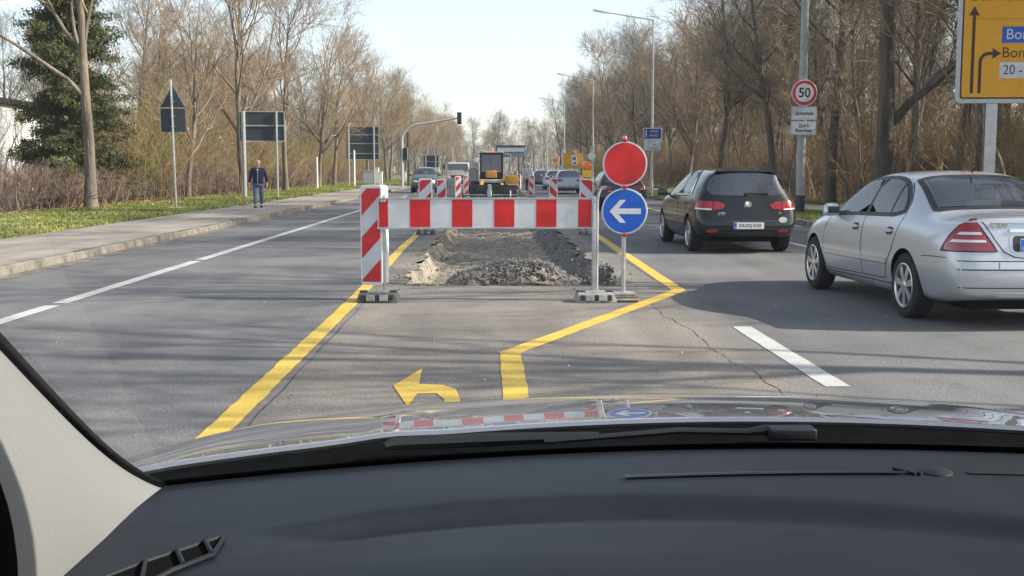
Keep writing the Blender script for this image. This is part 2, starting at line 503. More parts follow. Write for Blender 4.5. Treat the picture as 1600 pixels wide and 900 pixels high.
pts, sz = [], []
for _ in range(5500):
    y = TY0 + (NR.rand() ** 2.2) * 26; x = TX0 + .05 + NR.rand() * (TX1 - TX0 - .1)
    pts.append((x, y, trench_z(x, y) + .004)); sz.append(.007 + .022 * NR.rand() ** 3)
rocks('gravel', pts, sz, M['rock'], "loose crushed stone on the trench floor")
pts, sz = [], []
for _ in range(5200):
    x = NR.normal(.42, .55); y = NR.normal(14.95, .5)
    if TX0 < x < TX1 and y > TY0 + .02:
        pts.append((x, y, trench_z(x, y) + .012)); sz.append(.010 + .036 * NR.rand() ** 3)
for _ in range(90):
    y = TY0 + NR.rand() ** 1.6 * 20
    x = (TX0 + wob(y, 1) + abs(NR.normal(0, .16))) if NR.rand() < .6 else (TX1 - .05 - abs(NR.normal(0, .12)))
    pts.append((x, y, trench_z(x, y) + .03)); sz.append(.025 + .04 * NR.rand())
rocks('gravel', pts, sz, M['chippings'], "dark crushed stone heaped in the near end of the trench")
pts, sz = [], []
for _ in range(2600):
    y = 4.5 + NR.rand() * 28; x = NR.normal(-.3, 2.2)
    if KX + .1 < x < RX - .1 and not (TX0 - .02 < x < TX1 + .02 and y > TY0 - .06):
        pts.append((x, y, .003)); sz.append(.003 + .006 * NR.rand() ** 3)
for _ in range(700):
    y = NR.uniform(13.3, 22); side = NR.rand() < .6
    x = TX0 - abs(NR.normal(0, .16)) if side else TX1 + abs(NR.normal(0, .12))
    if y < TY0 - .05: x = NR.uniform(TX0 - .3, TX1 + .2)
    if not (TX0 - .06 < x < TX1 + .06 and y > TY0 - .1):
        pts.append((x, y, .004)); sz.append(.006 + .02 * NR.rand() ** 3)
rocks('grit', pts, sz, M['rock'], "pale grit scattered over the asphalt")
pts, sz = [], []
for _ in range(150):
    y = 4.5 + NR.rand() ** 1.3 * 24; x = NR.uniform(KX + .2, RX - .2)
    if not (TX0 - .1 < x < TX1 + .1 and y > TY0 - .1): pts.append((x, y, .004)); sz.append(.004 + .010 * NR.rand() ** 3)
rocks('flecks', pts, sz, M['fleck'], "pale flecks and crumbs lying on the asphalt")

# pavements, gutters, verges
sheet('pavement', SX, KX - .15, -20, 88, .125, M['side_asphalt'])
sheet('path', 10.5, 12.5, -20, 200, .125, M['side_asphalt'])
sheet('gutter', KX, KX + .26, -20, 200, .004, M['kerb'])
gl = sheet('verge', -16.5, SX, -20, 200, .125, M['verge'], 20, 120, .02)
gr = sheet('verge', RX + .15, 10.5, -20, 200, .125, M['verge'], 8, 120, .02)
gr["label"] = "grass strip between the right kerb and the path"
gl["label"] = "grass verge behind the left pavement"
sheet('forest_floor', -400, -16.5, -20, 600, .13, M['soil'], 60, 90, .12)
sheet('forest_floor', 12.5, 400, -20, 600, .13, M['soil'], 60, 90, .08)
sheet('cross_pavement', KX - 12, KX - .15, 88, 96, .13, M['side_asphalt'])
sheet('far_verge', -16.5, KX - .15, 96, 300, .128, M['verge'], 8, 60, .02)

# kerb stones: each a piece of its own
def kerb(name, x, label, y0, y1, L=1.0):
    root = S(bpy.data.objects.new(name, None)); col.objects.link(root); root["label"] = label
    variants = []
    for v in range(4):
        b = MB(); b.box((0, 0, 0), (.15, L - .018, .30), taper=(.9, 1))
        o = b.build('kerb_stone', M['kerb'], root, bevel=.014, seg=1)
        variants.append(o.data)
        bpy.data.objects.remove(o)
    n = int((y1 - y0) / L)
    for i in range(n):
        o = bpy.data.objects.new('kerb_stone', variants[i % 4]); link(o, root)
        o.location = (x + rng.uniform(-.008, .008), y0 + (i + .5) * L, -.022 + rng.uniform(-.008, .008))
        o.rotation_euler = (rng.uniform(-.006, .006), rng.uniform(-.02, .02), rng.uniform(-.006, .006))
    return root
kerb('left_kerb', KX - .075, "worn concrete kerb along the left pavement", 6, 110)
kerb('right_kerb', RX + .075, "concrete kerb along the grass strip on the right", 6, 110)

# markings (thin sheets, 4 mm above the asphalt)
def ribbon(name, pts, w, m, z=.004, label=None, seg=.5, jit=.004):
    """flat band of width w along a polyline with mitred corners"""
    P = [Vector((p[0], p[1], 0)) for p in pts]
    L, Rr = [], []
    for i, p in enumerate(P):
        d0 = (P[i] - P[i - 1]).normalized() if i else (P[1] - P[0]).normalized()
        d1 = (P[i + 1] - P[i]).normalized() if i < len(P) - 1 else d0
        n0 = Vector((-d0.y, d0.x, 0)); n1 = Vector((-d1.y, d1.x, 0))
        mt = (n0 + n1).normalized(); k = (w / 2) / max(.35, mt.dot(n0))
        L.append(p + mt * k); Rr.append(p - mt * k)
    V, F = [], []
    for i in range(len(P) - 1):
        n = max(1, int((P[i + 1] - P[i]).length / seg))
        for j in range(n + (i == len(P) - 2)):
            t = j / n
            a = L[i].lerp(L[i + 1], t); b = Rr[i].lerp(Rr[i + 1], t)
            V += [(a.x + rng.uniform(-jit, jit), a.y, z), (b.x + rng.uniform(-jit, jit), b.y, z)]
    for i in range(len(V) // 2 - 1):
        F.append((2 * i, 2 * i + 1, 2 * i + 3, 2 * i + 2))
    o = S(mesh_np(name, V, F, m))
    if label: o["label"] = label
    return o

def slanted(name, xc, w, y0, y1, m, sl, label=None):
    V = [(xc - w / 2, y0 + sl, .004), (xc + w / 2, y0, .004), (xc + w / 2, y1, .004), (xc - w / 2, y1 + sl, .004)]
    o = S(mesh_np(name, V, [(0, 1, 2, 3)], m))
    if label: o["label"] = label
    return o
for (y0, y1) in ((7.2, 11.9), (12.1, 17.75), (18.0, 44), (50, 54), (60, 64), (70, 74), (80, 84)):
    ribbon('white_line', [(-4.64, y0), (-4.64, y1)], .17, M['white_line'], seg=.4)
ribbon('white_line', [(2.31, 7.28), (2.31, 10.15)], .17, M['white_line'], seg=.2, label="short white lane dash before the yellow corner on the right")
for k in range(7):
    ribbon('white_line', [(6.0, 22.0 + 14 * k), (6.0, 36.0 + 14 * k)] if k else [(5.96, 19.2), (5.96, 36.0)], .15, M['white_line'])
ribbon('yellow_line', [(-1.50, 3.0), (-1.50, 12.4), (-1.62, 21.0), (-1.62, 40.0)], .15, M['yellow_line'], seg=.12, jit=.006, label="yellow line left of the works")
ribbon('yellow_line', [(.19, 3.0), (.16, 8.72), (2.26, 13.25), (2.36, 24.0), (2.36, 40)], .165, M['yellow_line'], seg=.12, jit=.006, label="kinked yellow line right of the works")

# the turn arrow in yellow tape
def turn_arrow():
    b = MB()
    # head
    pts = [(-.643, 7.36), (-.49, 8.02), (-.475, 7.42), (-.316, 7.38), (-.224, 7.24), (-.186, 6.92), (-.186, 5.2), (-.284, 5.2), (-.284, 6.9), (-.343, 7.10), (-.466, 7.09), (-.50, 6.70)]
    bm = bmesh.new()
    vs = [bm.verts.new((x, y, .0045)) for x, y in pts]
    es = [bm.edges.new((vs[i], vs[(i + 1) % len(vs)])) for i in range(len(vs))]
    bmesh.ops.triangle_fill(bm, edges=es, use_beauty=True)
    me = bpy.data.meshes.new('yellow_turn_arrow'); bm.to_mesh(me); bm.free()
    me.materials.append(M['yellow_line'])
    return S(link(bpy.data.objects.new('yellow_turn_arrow', me)), "yellow left turn arrow on the asphalt")
turn_arrow()

# seams between the older lane and its neighbours
for xs, a0, a1 in ((-1.36, 3.0, 13.6), (2.08, 3.0, 7.0), (2.16, 14.5, 60)):
    ribbon('seam', [(xs + .008 * math.sin(q * 1.7), a0 + (a1 - a0) * q / 30) for q in range(31)], .008, M['seam'], z=.0025, seg=.4, jit=.003)
# a long crack in the asphalt
cp, y, x = [], 12.1, 1.72
while y > 6.6:
    cp.append((x, y)); y -= rng.uniform(.03, .09); x = 1.72 + (12.1 - y) * .03 + .03 * math.sin(y * 2.7) + .015 * math.sin(y * 9) + rng.uniform(-.012, .012)
M['crack'] = mat("bitumen crack", (.025, .024, .023), .8)
V, F = [], []
for i, (x, y) in enumerate(cp):
    w = rng.uniform(.001, .0045)
    V += [(x - w, y, .003), (x + w, y, .003)]
    if i: F.append((2 * i - 2, 2 * i - 1, 2 * i + 1, 2 * i))
S(mesh_np('crack', V, F, M['crack']), "jagged crack in the asphalt right of the yellow line")

# ------------------------------------------------------------------ grass and leaves
def blades(name, x0, x1, y0, y1, n, z=.12, hmin=.04, hmax=.10, ypow=1.6, clump=True):
    x = NR.uniform(x0, x1, n); y = y0 + (y1 - y0) * NR.rand(n) ** ypow
    keep = (np.sin(x * 2.1 + y * .7) + np.sin(y * 1.3 - x * 1.7) + NR.normal(0, .9, n)) > -.9
    x, y = x[keep], y[keep]; n = len(x)
    far = 1 + y / 55
    h = NR.uniform(hmin, hmax, n) * (.8 + .2 * far); w = NR.uniform(.006, .012, n) * far
    an = NR.uniform(0, 6.28, n); lean = NR.uniform(-.6, .6, (n, 2)) * h[:, None]
    b = np.stack([x, y, np.full(n, z)], -1)
    d = np.stack([np.cos(an) * w, np.sin(an) * w, np.zeros(n)], -1)
    t = b + np.stack([lean[:, 0], lean[:, 1], h], -1)
    V = np.stack([b - d, b + d, t], 1).reshape(-1, 3)
    F = np.arange(3 * n).reshape(-1, 3)
    o = mesh_np(name, V, F, M['grass']); o["kind"] = "stuff"
    return o
g1 = blades('grass', -14.0, -9.32, 16, 95, 150000); g1["label"] = "short spring grass on the left verge"
g2 = blades('grass', 8.38, 10.45, 24, 110, 60000); g2["label"] = "short spring grass between kerb and path on the right"
g3 = blades('grass', -13.0, -6.8, 97, 150, 30000, z=.13, hmin=.08, hmax=.16); g3["label"] = "grass at the far side of the side road"
g4 = blades('grass', 12.5, 14.2, 26, 90, 16000, z=.13, hmin=.05, hmax=.14); g4["label"] = "patchy grass at the wood's edge"

def leaves(name, n, fx, y0, y1, label, z=.14, ypow=1.3):
    x = fx(n); y = y0 + (y1 - y0) * NR.rand(n) ** ypow
    c = np.stack([x, y, z + NR.uniform(0, .05, n)], -1)
    s = NR.uniform(.025, .06, n)[:, None] * (1 + y / 90)[:, None]
    a = NR.normal(size=(n, 3)); a[:, 2] *= .35; a /= np.linalg.norm(a, axis=1)[:, None]
    b = np.cross(a, NR.normal(size=(n, 3)) * .4 + np.array([0, 0, 1])); b /= np.linalg.norm(b, axis=1)[:, None]
    V = np.stack([c - a * s, c + b * s * .5, c + a * s, c - b * s * .5], 1).reshape(-1, 3)
    o = mesh_np(name, V, np.arange(4 * n).reshape(-1, 4), M['dry_leaf']); o["kind"] = "stuff"; o["label"] = label
    return o
leaves('fallen_leaves', 16000, lambda n: -13.6 - np.abs(NR.normal(0, 2.2, n)), 20, 95, "brown fallen leaves under the left bushes")
leaves('fallen_leaves', 12000, lambda n: 12.6 + np.abs(NR.normal(0, 2.5, n)), 22, 90, "brown fallen leaves under the right wood")
leaves('fallen_leaves', 2500, lambda n: NR.uniform(-13.5, -9.4, n), 16, 60, "scattered dry leaves on the left grass", z=.15)

# ------------------------------------------------------------------ trees
def tubes_np(P, Rd, m=3):
    """P (n,k,3) paths, Rd (n,k) radii -> verts, quads"""
    n, k, _ = P.shape
    T = np.gradient(P, axis=1)
    T /= np.linalg.norm(T, axis=2, keepdims=True) + 1e-9
    ref = np.where(np.abs(T[:, :1, 2:3]) < .8, np.array([0, 0, 1.0]), np.array([1.0, 0, 0]))
    ref = np.broadcast_to(ref, T.shape)
    A = np.cross(T, ref); A /= np.linalg.norm(A, axis=2, keepdims=True) + 1e-9
    B = np.cross(T, A)
    an = np.arange(m) * 2 * math.pi / m
    V = P[:, :, None, :] + Rd[:, :, None, None] * (np.cos(an)[None, None, :, None] * A[:, :, None, :] + np.sin(an)[None, None, :, None] * B[:, :, None, :])
    base = (np.arange(n) * k * m)[:, None, None]
    i = np.arange(k - 1)[None, :, None] * m; j = np.arange(m)[None, None, :]; j2 = (j + 1) % m
    F = np.stack([base + i + j, base + i + j2, base + i + m + j2, base + i + m + j], -1).reshape(-1, 4)
    return V.reshape(-1, 3), F

def unit(a):
    return a / (np.linalg.norm(a, axis=-1, keepdims=True) + 1e-9)

def paths(r, start, d, L, r0, k, wig, trop, taper=.35):
    """grow n wobbling paths of k points"""
    n = len(start); P = np.zeros((n, k, 3)); P[:, 0] = start; d = unit(d)
    for s in range(1, k):
        d = unit(d + r.normal(0, wig, (n, 3)) + np.array([0, 0, trop]))
        P[:, s] = P[:, s - 1] + d * (L / (k - 1))[:, None]
    t = np.linspace(0, 1, k)[None, :]
    return P, r0[:, None] * (1 - (1 - taper) * t)

def offshoots(r, P, Rd, c, t0, ang, angsd, L, up=0.0, rr=.55, tpow=1.0, rmin=.004):
    n, k, _ = P.shape
    t = t0 + (1 - t0) * (r.rand(n, c) ** tpow)
    f = t * (k - 1); i = np.minimum(f.astype(int), k - 2); w = (f - i)[..., None]
    rows = np.arange(n)[:, None]
    p = P[rows, i] * (1 - w) + P[rows, i + 1] * w
    T = unit(P[rows, i + 1] - P[rows, i])
    q = np.cross(T, r.normal(size=T.shape)); q = unit(q)
    a = np.abs(r.normal(ang, angsd, t.shape))[..., None]
    d = T * np.cos(a) + q * np.sin(a) + np.array([0, 0, up])
    rad = (Rd[rows, i] * (1 - w[..., 0]) + Rd[rows, i + 1] * w[..., 0])
    ln = L * (1.15 - .65 * t) * r.uniform(.6, 1.25, t.shape)
    return p.reshape(-1, 3), d.reshape(-1, 3), ln.ravel(), np.maximum(rmin, (rad * rr)).ravel()

def tree_meshes(seed, H=12, r0=.18, clear=.28, limbs=14, limb_L=5.0, limb_ang=.75, up=.25, sub=(7, 6, 4), wig=.07, lean=(0, 0), fork=False, lpow=1.0):
    r = np.random.RandomState(seed)
    k0 = 12
    P0, R0 = paths(r, np.array([[0, 0, -.1]]), np.array([[lean[0], lean[1], 1.0]]), np.array([H * .97]), np.array([r0]), k0, wig, .12, .12)
    R0[0, 0] *= 1.3
    trunkV, trunkF = tubes_np(P0, R0, 10)
    parts = [(trunkV, trunkF)]
    s, d, L, rr = offshoots(r, P0, R0, limbs, clear, limb_ang, .16, limb_L, up=up, rr=.56, rmin=.02, tpow=lpow)
    if fork:
        i = 2
        s = np.vstack([s, P0[0, i][None]]); d = np.vstack([d, [[fork[0], fork[1], .75]]]); L = np.append(L, H * .5); rr = np.append(rr, R0[0, i] * .6)
    P1, R1 = paths(r, s, d, L, rr, 8, .13, .06, .22)
    parts.append(tubes_np(P1, R1, 6))
    s, d, L, rr = offshoots(r, P1, R1, sub[0], .18, .7, .22, limb_L * .5, up=.10, rr=.62, rmin=.016)
    P2, R2 = paths(r, s, d, L, rr, 6, .16, .05, .3)
    crown = [tubes_np(P2, R2, 4)]
    s, d, L, rr = offshoots(r, P2, R2, sub[1], .12, .7, .25, limb_L * .27, up=.08, rr=.6, rmin=.010)
    P3, R3 = paths(r, s, d, L, rr, 4, .16, .05, .45)
    crown.append(tubes_np(P3, R3, 3))
    s, d, L, rr = offshoots(r, P3, R3, sub[2], .15, .65, .25, limb_L * .14, up=.05, rr=.7, rmin=.0065)
    P4, R4 = paths(r, s, d, L, rr, 3, .18, .06, .5)
    crown.append(tubes_np(P4, R4, 3))
    def cat(lst):
        V, F, n = [], [], 0
        for v, f in lst:
            V.append(v); F.append(f + n); n += len(v)
        return np.vstack(V), np.vstack(F)
    return cat(parts), cat(crown)

def mesh_only(name, V, F, m, smooth=True):
    o = mesh_np(name, V, F, m, smooth=smooth); me = o.data
    bpy.data.objects.remove(o)
    return me

TREE = {}
def variant(key, bark, twig, **kw):
    a, b = tree_meshes(**kw)
    TREE[key] = (mesh_only('trunk', a[0], a[1], M[bark]), mesh_only('crown', b[0], b[1], M[twig]))
for i in range(3):
    variant(('street', i), 'bark_grey', 'twig_tan', seed=20 + i, H=11.5, r0=.17, clear=.20, limbs=16, limb_L=5.6, limb_ang=.70, up=.24, sub=(8, 5, 4), lpow=1.3)
for i in range(3):
    variant(('forest', i), 'bark_dark', 'twig_grey', seed=40 + i, H=14.5, r0=.20, clear=.30, limbs=20, limb_L=5.2, limb_ang=.85, up=.2, sub=(7, 6, 4), wig=.06)
variant(('fork', 0), 'bark_dark', 'twig_grey', seed=61, H=14, r0=.30, clear=.34, limbs=13, limb_L=6.0, limb_ang=.9, up=.12, sub=(7, 6, 4), wig=.03, fork=(.50, .10))
variant(('front', 0), 'bark_grey', 'twig_tan', seed=66, H=11.5, r0=.185, clear=.30, limbs=11, limb_L=6.4, limb_ang=.72, up=.22, sub=(6, 5, 4), wig=.015, lpow=1.5)
for i in range(2):
    variant(('sapling', i), 'bark_grey', 'twig_tan', seed=80 + i, H=7, r0=.07, clear=.22, limbs=10, limb_L=2.6, limb_ang=.6, up=.25, sub=(5, 4, 3), wig=.10)

def shrub_mesh(seed, H=3.2, stems=16, spread=.9, sub=(7, 5)):
    r = np.random.RandomState(seed)
    an = r.uniform(0, 6.28, stems); rad = np.abs(r.normal(0, spread * .35, stems))
    s = np.stack([np.cos(an) * rad, np.sin(an) * rad, np.full(stems, -.05)], -1)
    d = np.stack([np.cos(an) * r.uniform(.05, .55, stems), np.sin(an) * r.uniform(.05, .55, stems), np.ones(stems)], -1)
    P, Rd = paths(r, s, d, H * r.uniform(.55, 1.05, stems), r.uniform(.012, .03, stems), 7, .13, -.01, .3)
    out = [tubes_np(P, Rd, 4)]
    s, d, L, rr = offshoots(r, P, Rd, sub[0], .15, .6, .25, H * .42, up=.1, rr=.6, rmin=.006)
    P2, R2 = paths(r, s, d, L, rr, 4, .16, .03, .4)
    out.append(tubes_np(P2, R2, 3))
    s, d, L, rr = offshoots(r, P2, R2, sub[1], .1, .7, .3, H * .2, up=.05, rr=.7, rmin=.0055)
    P3, R3 = paths(r, s, d, L, rr, 3, .18, .02, .5)
    out.append(tubes_np(P3, R3, 3))
    V, F, n = [], [], 0
    for v, f in out: V.append(v); F.append(f + n); n += len(v)
    return np.vstack(V), np.vstack(F)
SHRUB = {}
for key, m, kw in ((('tan', 0), 'brush_tan', dict(seed=101, H=4.2, stems=20)), (('tan', 1), 'brush_tan', dict(seed=102, H=3.4, stems=24, spread=1.3)),
                   (('olive', 0), 'brush_olive', dict(seed=103, H=4.0, stems=20, spread=1.1)), (('dark', 0), 'brush_dark', dict(seed=104, H=2.6, stems=26, spread=1.5)),
                   (('low', 0), 'brush_dark', dict(seed=105, H=1.3, stems=40, spread=2.0, sub=(6, 4)))):
    v, f = shrub_mesh(**kw)
    SHRUB[key] = mesh_only('shrub', v, f, M[m])

def put_tree(kind, x, y, sc, label, group=None, rz=None, name='bare_tree', z=.1):
    t = thing(name, label, 'tree', (x, y, z), rng.uniform(0, 6.28) if rz is None else rz, group)
    s = sc if not isinstance(sc, tuple) else None
    t.scale = (sc, sc, sc) if s else sc
    for nm, me in zip(('trunk', 'crown'), TREE[kind]):
        link(bpy.data.objects.new(nm, me), t)
    return t
def put_shrub(kind, x, y, sc, label, group, name='bare_shrub', z=.1):
    o = bpy.data.objects.new(name, SHRUB[kind]); link(o)
    o.location = (x, y, z); o.rotation_euler = (0, 0, rng.uniform(0, 6.28))
    o.scale = (sc * rng.uniform(.85, 1.2), sc * rng.uniform(.85, 1.2), sc)
    return tag(o, label, 'shrub', group)

# left: the trees one can tell apart
put_tree(('front', 0), -13.4, 38.0, 1.12, "tall bare tree nearest on the left verge, its smooth trunk in front of the evergreen", rz=.4)
put_tree(('sapling', 0), -17.2, 36.0, 1.3, "pale thin sapling forking low, left of the smooth trunk", rz=1.0, name='sapling')
put_tree(('street', 2), -13.9, 52.0, .80, "slim bare tree just right of the triangular sign back", rz=2.2)
put_tree(('street', 0), -13.6, 62.0, 1.10, "spreading bare tree rising behind the walking man", rz=.3)
put_tree(('street', 1), -13.0, 72.0, 1.06, "bare tree whose trunk stands at the right end of the first dark sign board", rz=1.9)
put_tree(('street', 2), -12.4, 82.0, .98, "bare double trunked tree between the two dark sign boards", rz=.8)
put_tree(('street', 1), -12.9, 94.0, .98, "bare tree standing behind the second dark sign board", rz=3.0)
put_tree(('street', 0), -11.4, 106.0, .92, "bare street tree just right of the second dark sign board", rz=4.1)
G = "bare street trees in the far left row"
for i in range(14):
    put_tree(('street', i % 3), -11.2 + rng.uniform(-.7, .7) + i * .22, 118 + i * 11, rng.uniform(.86, 1.0), "bare street tree far along the left side of the road", G)
G = "slim bare saplings in the left thicket"
for i in range(22):
    y = 50 + i * 2.6 + rng.uniform(-1, 1)
    put_tree(('sapling', i % 2), -14.6 - rng.uniform(0, 3.4), y, rng.uniform(.6, 1.05), "slim bare sapling in the thicket behind the left verge", G, name='sapling')
G = "bare trees in the wood on the left"
for i in range(84):
    y = 30 + (i / 84) ** 1.3 * 200 + rng.uniform(-3, 3); x = -16.5 - abs(rng.gauss(0, 9))
    if (y < 60 and -.46 < x / y < -.315) or (x / y < -.395 and y < 75): continue
    put_tree((('street', 'forest', 'sapling')[i % 3], i % 2), x, y, rng.uniform(.62, .95) * (1.35 if i % 3 == 2 else 1), "bare tree in the brown wood behind the left verge", G)
# right: trees of the wood's edge
put_tree(('fork', 0), 12.35, 35.0, 1.08, "thick dark tree with a long slanting limb, behind the silver saloon", rz=-.1)
put_tree(('forest', 0), 16.2, 38.5, 1.12, "straight dark tree right of the thick tree with the slanting limb", rz=.6)
put_tree(('forest', 1), 14.5, 33.0, 1.10, "dark tree close beside the left post of the yellow direction sign", rz=2.6)
put_tree(('forest', 2), 13.9, 27.0, 1.05, "ivy marked dark tree right of the yellow direction sign's post", rz=1.2)
put_tree(('forest', 1), 13.4, 44.0, 1.08, "dark tree standing right behind the speed limit mast", rz=4.4)
put_tree(('forest', 0), 13.9, 55.0, 1.0, "bare tree above the black hatchback's roof", rz=3.6)
put_tree(('forest', 2), 13.6, 66.0, 1.0, "bare tree just right of the blue and grey sign", rz=5.1)
put_tree(('street', 2), 13.8, 78.0, 1.12, "wide bare tree behind the second lamp post", rz=2.0)
G = "bare trees at the front of the right wood"
for i in range(12):
    put_tree((('street', 'forest')[i % 2], i % 3), 13.2 + rng.uniform(-.8, 1.6) - i * .10, 89 + i * 10, rng.uniform(.8, .98), "bare tree at the right wood's edge far along the road", G)
G = "bare trees in the right wood"
for i in range(130):
    y = 20 + (i / 130) ** 1.5 * 200 + rng.uniform(-3, 3); x = 15.5 + abs(rng.gauss(0, 10 + y * .05))
    k = i % 5
    put_tree(('forest', i % 3) if k else ('sapling', i % 2), x, y, rng.uniform(.68, .92) * min(1.2, max(1, y / 75)) * (1.4 if not k else 1), "bare tree deep in the dense wood on the right", G)
G = "bare trees closing the view at the end of the road"
for i in range(36):
    put_tree((('street', 'forest')[i % 2], i % 3), -34 + i * 2.0 + rng.uniform(-1.5, 1.5), 262 + rng.uniform(0, 60), rng.uniform(.8, 1.1), "distant bare tree closing the view where the road bends", G)
G = "slim bare saplings at the front of the right wood"
for i in range(26):
    put_tree(('sapling', i % 2), 13.3 + rng.uniform(0, 3.6), 27 + i * 2.3 + rng.uniform(-1, 1), rng.uniform(.85, 1.5), "slim bare sapling in the front fringe of the right wood", G, name='sapling')
G = "bare roadside trees beside the silver saloon"
for x, y, sc, rz in ((13.2, 6.5, 1.0, .3), (13.4, 12.5, 1.0, 2.1), (13.0, 18.5, 1.05, 5.2)):
    put_tree(('front', 0), x, y, sc, "bare roadside tree standing right of the silver saloon, outside the picture", G, rz=rz)
# undergrowth: single shrubs
G = "bare shrubs along the left verge"
for i in range(95):
    y = 24 + (i / 95) ** 1.3 * 140 + rng.uniform(-1.5, 1.5); x = -15.0 - abs(rng.gauss(0, 3.2))
    if y < 62 and x / y < -.325: continue
    k = [('tan', 0), ('tan', 1), ('dark', 0), ('tan', 0), ('olive', 0)][i % 5]
    put_shrub(k, x, y, rng.uniform(.8, 1.35), "leafless tan shrub in the thicket behind the left verge" if k[0] != 'olive' else "olive green budding shrub in the thicket behind the left verge", G + (" budding olive" if k[0] == 'olive' else ""))
G = "low brambles along the left verge"
for i in range(40):
    y = 22 + (i / 40) ** 1.2 * 90 + rng.uniform(-1, 1)
    put_shrub(('low', 0), -14.6 - abs(rng.gauss(0, 1.0)), y, rng.uniform(.8, 1.3), "low brown bramble at the back edge of the left grass", G, 'bramble')
G = "bare shrubs in the right wood"
for i in range(150):
    y = 22 + (i / 150) ** 1.25 * 170 + rng.uniform(-1.5, 1.5); x = 14.6 + abs(rng.gauss(0, 6))
    k = [('tan', 0), ('dark', 0), ('tan', 1), ('olive', 0), ('tan', 0), ('dark', 0)][i % 6]
    put_shrub(k, x, y, rng.uniform(.8, 1.5), "leafless brown shrub under the trees of the right wood" if k[0] != 'olive' else "olive budding shrub under the trees of the right wood", G + (" budding olive" if k[0] == 'olive' else ""))
# far woods as one mass on each side and at the end
def woods(name, label, n, fx, fy, m, hmin=4, hmax=9):
    r = NR
    x, y = fx(n), fy(n)
    s = np.stack([x, y, np.full(n, 0.0)], -1)
    P, Rd = paths(r, s, np.stack([r.normal(0, .25, n), r.normal(0, .25, n), np.ones(n)], -1), r.uniform(hmin, hmax, n), r.uniform(.03, .09, n), 5, .12, .03, .2)
    out = [tubes_np(P, Rd, 3)]
    s, d, L, rr = offshoots(r, P, Rd, 7, .2, .6, .2, 2.6, up=.1, rr=.5, rmin=.018)
    P2, R2 = paths(r, s, d, L, rr, 3, .18, .05, .4)
    out.append(tubes_np(P2, R2, 3))
    V, F, k = [], [], 0
    for v, f in out: V.append(v); F.append(f + k); k += len(v)
    o = mesh_np(name, np.vstack(V), np.vstack(F), M[m]); o["kind"] = "stuff"; o["label"] = label
    return o
woods('far_woods', "dense brown woodland far behind the left trees", 2600, lambda n: -26 - np.abs(NR.normal(0, 22, n)), lambda n: NR.uniform(62, 300, n), 'twig_tan')
woods('far_woods', "dense brown woodland far behind the right trees", 3200, lambda n: 24 + np.abs(NR.normal(0, 22, n)), lambda n: NR.uniform(30, 300, n), 'twig_grey')
woods('far_woods', "hazy brown woodland across the end of the road", 1800, lambda n: NR.uniform(-60, 60, n), lambda n: NR.uniform(300, 380, n), 'twig_grey', 6, 12)

woods('far_woods', "brown woodland behind the camera, seen only in reflections", 1600, lambda n: NR.uniform(-70, 70, n), lambda n: NR.uniform(-95, -32, n), 'twig_grey', 6, 11)
# the evergreen behind the front tree
def evergreen():
    t = thing('evergreen_tree', "big dark green conifer behind the smooth trunk on the left", 'tree', (-17.0, 46.5, .1))
    r = np.random.RandomState(5)
    P, Rd = paths(r, np.array([[0, 0, -.1]]), np.array([[0, 0, 1.0]]), np.array([13.5]), np.array([.24]), 10, .02, .1, .1)
    v, f = tubes_np(P, Rd, 8); mesh_np('trunk', v, f, M['bark_dark'], t, True)
    s, d, L, rr = [], [], [], []
    for k in range(420):
        h = .5 + 12.6 * r.rand() ** .9; a = r.uniform(0, 6.28); ln = (2.15 * (1 - h / 14.6) ** .6 + .3) * r.uniform(.6, 1.25)
        if r.rand() < .12: ln *= .3
        s.append((0, 0, h)); d.append((math.cos(a), math.sin(a), r.uniform(-.15, .35))); L.append(ln); rr.append(.025)
    P1, R1 = paths(r, np.array(s), np.array(d), np.array(L), np.array(rr), 6, .10, -.05, .2)
    v1, f1 = tubes_np(P1, R1, 3); mesh_np('bough', v1, f1, M['bark_dark'], t)["kind"] = "stuff"
    # needle sprays along the boughs
    n = 170000
    bi = r.randint(0, len(P1), n); tt = .15 + .85 * r.rand(n) ** .8; ff = tt * 5; ii = np.minimum(ff.astype(int), 4); w = (ff - ii)[:, None]
    c = P1[bi, ii] * (1 - w) + P1[bi, ii + 1] * w
    c += r.normal(0, .13, (n, 3)) * np.array([1, 1, .75]) - np.array([0, 0, .08])
    a = unit(r.normal(size=(n, 3)) + np.array([0, 0, -.7])); b = unit(np.cross(a, r.normal(size=(n, 3))))
    ln = r.uniform(.08, .22, n)[:, None]; wd = r.uniform(.014, .036, n)[:, None]
    V = np.stack([c - b * wd, c + b * wd, c + a * ln], 1).reshape(-1, 3)
    mesh_np('foliage', V, np.arange(3 * n).reshape(-1, 3), M['conifer'], t)["kind"] = "stuff"
evergreen()
# ------------------------------------------------------------------ road works: barrier, beacons, signs
def disc(r, n=40):
    return [(r * math.cos(2 * math.pi * k / n), r * math.sin(2 * math.pi * k / n)) for k in range(n)]

def rounded(x0, z0, x1, z1, r, n=5):
    o = []
    for cx, cz, a0 in ((x1 - r, z0 + r, -90), (x1 - r, z1 - r, 0), (x0 + r, z1 - r, 90), (x0 + r, z0 + r, 180)):
        for k in range(n + 1):
            a = R(a0 + 90 * k / n); o.append((cx + r * math.cos(a), cz + r * math.sin(a)))
    return o

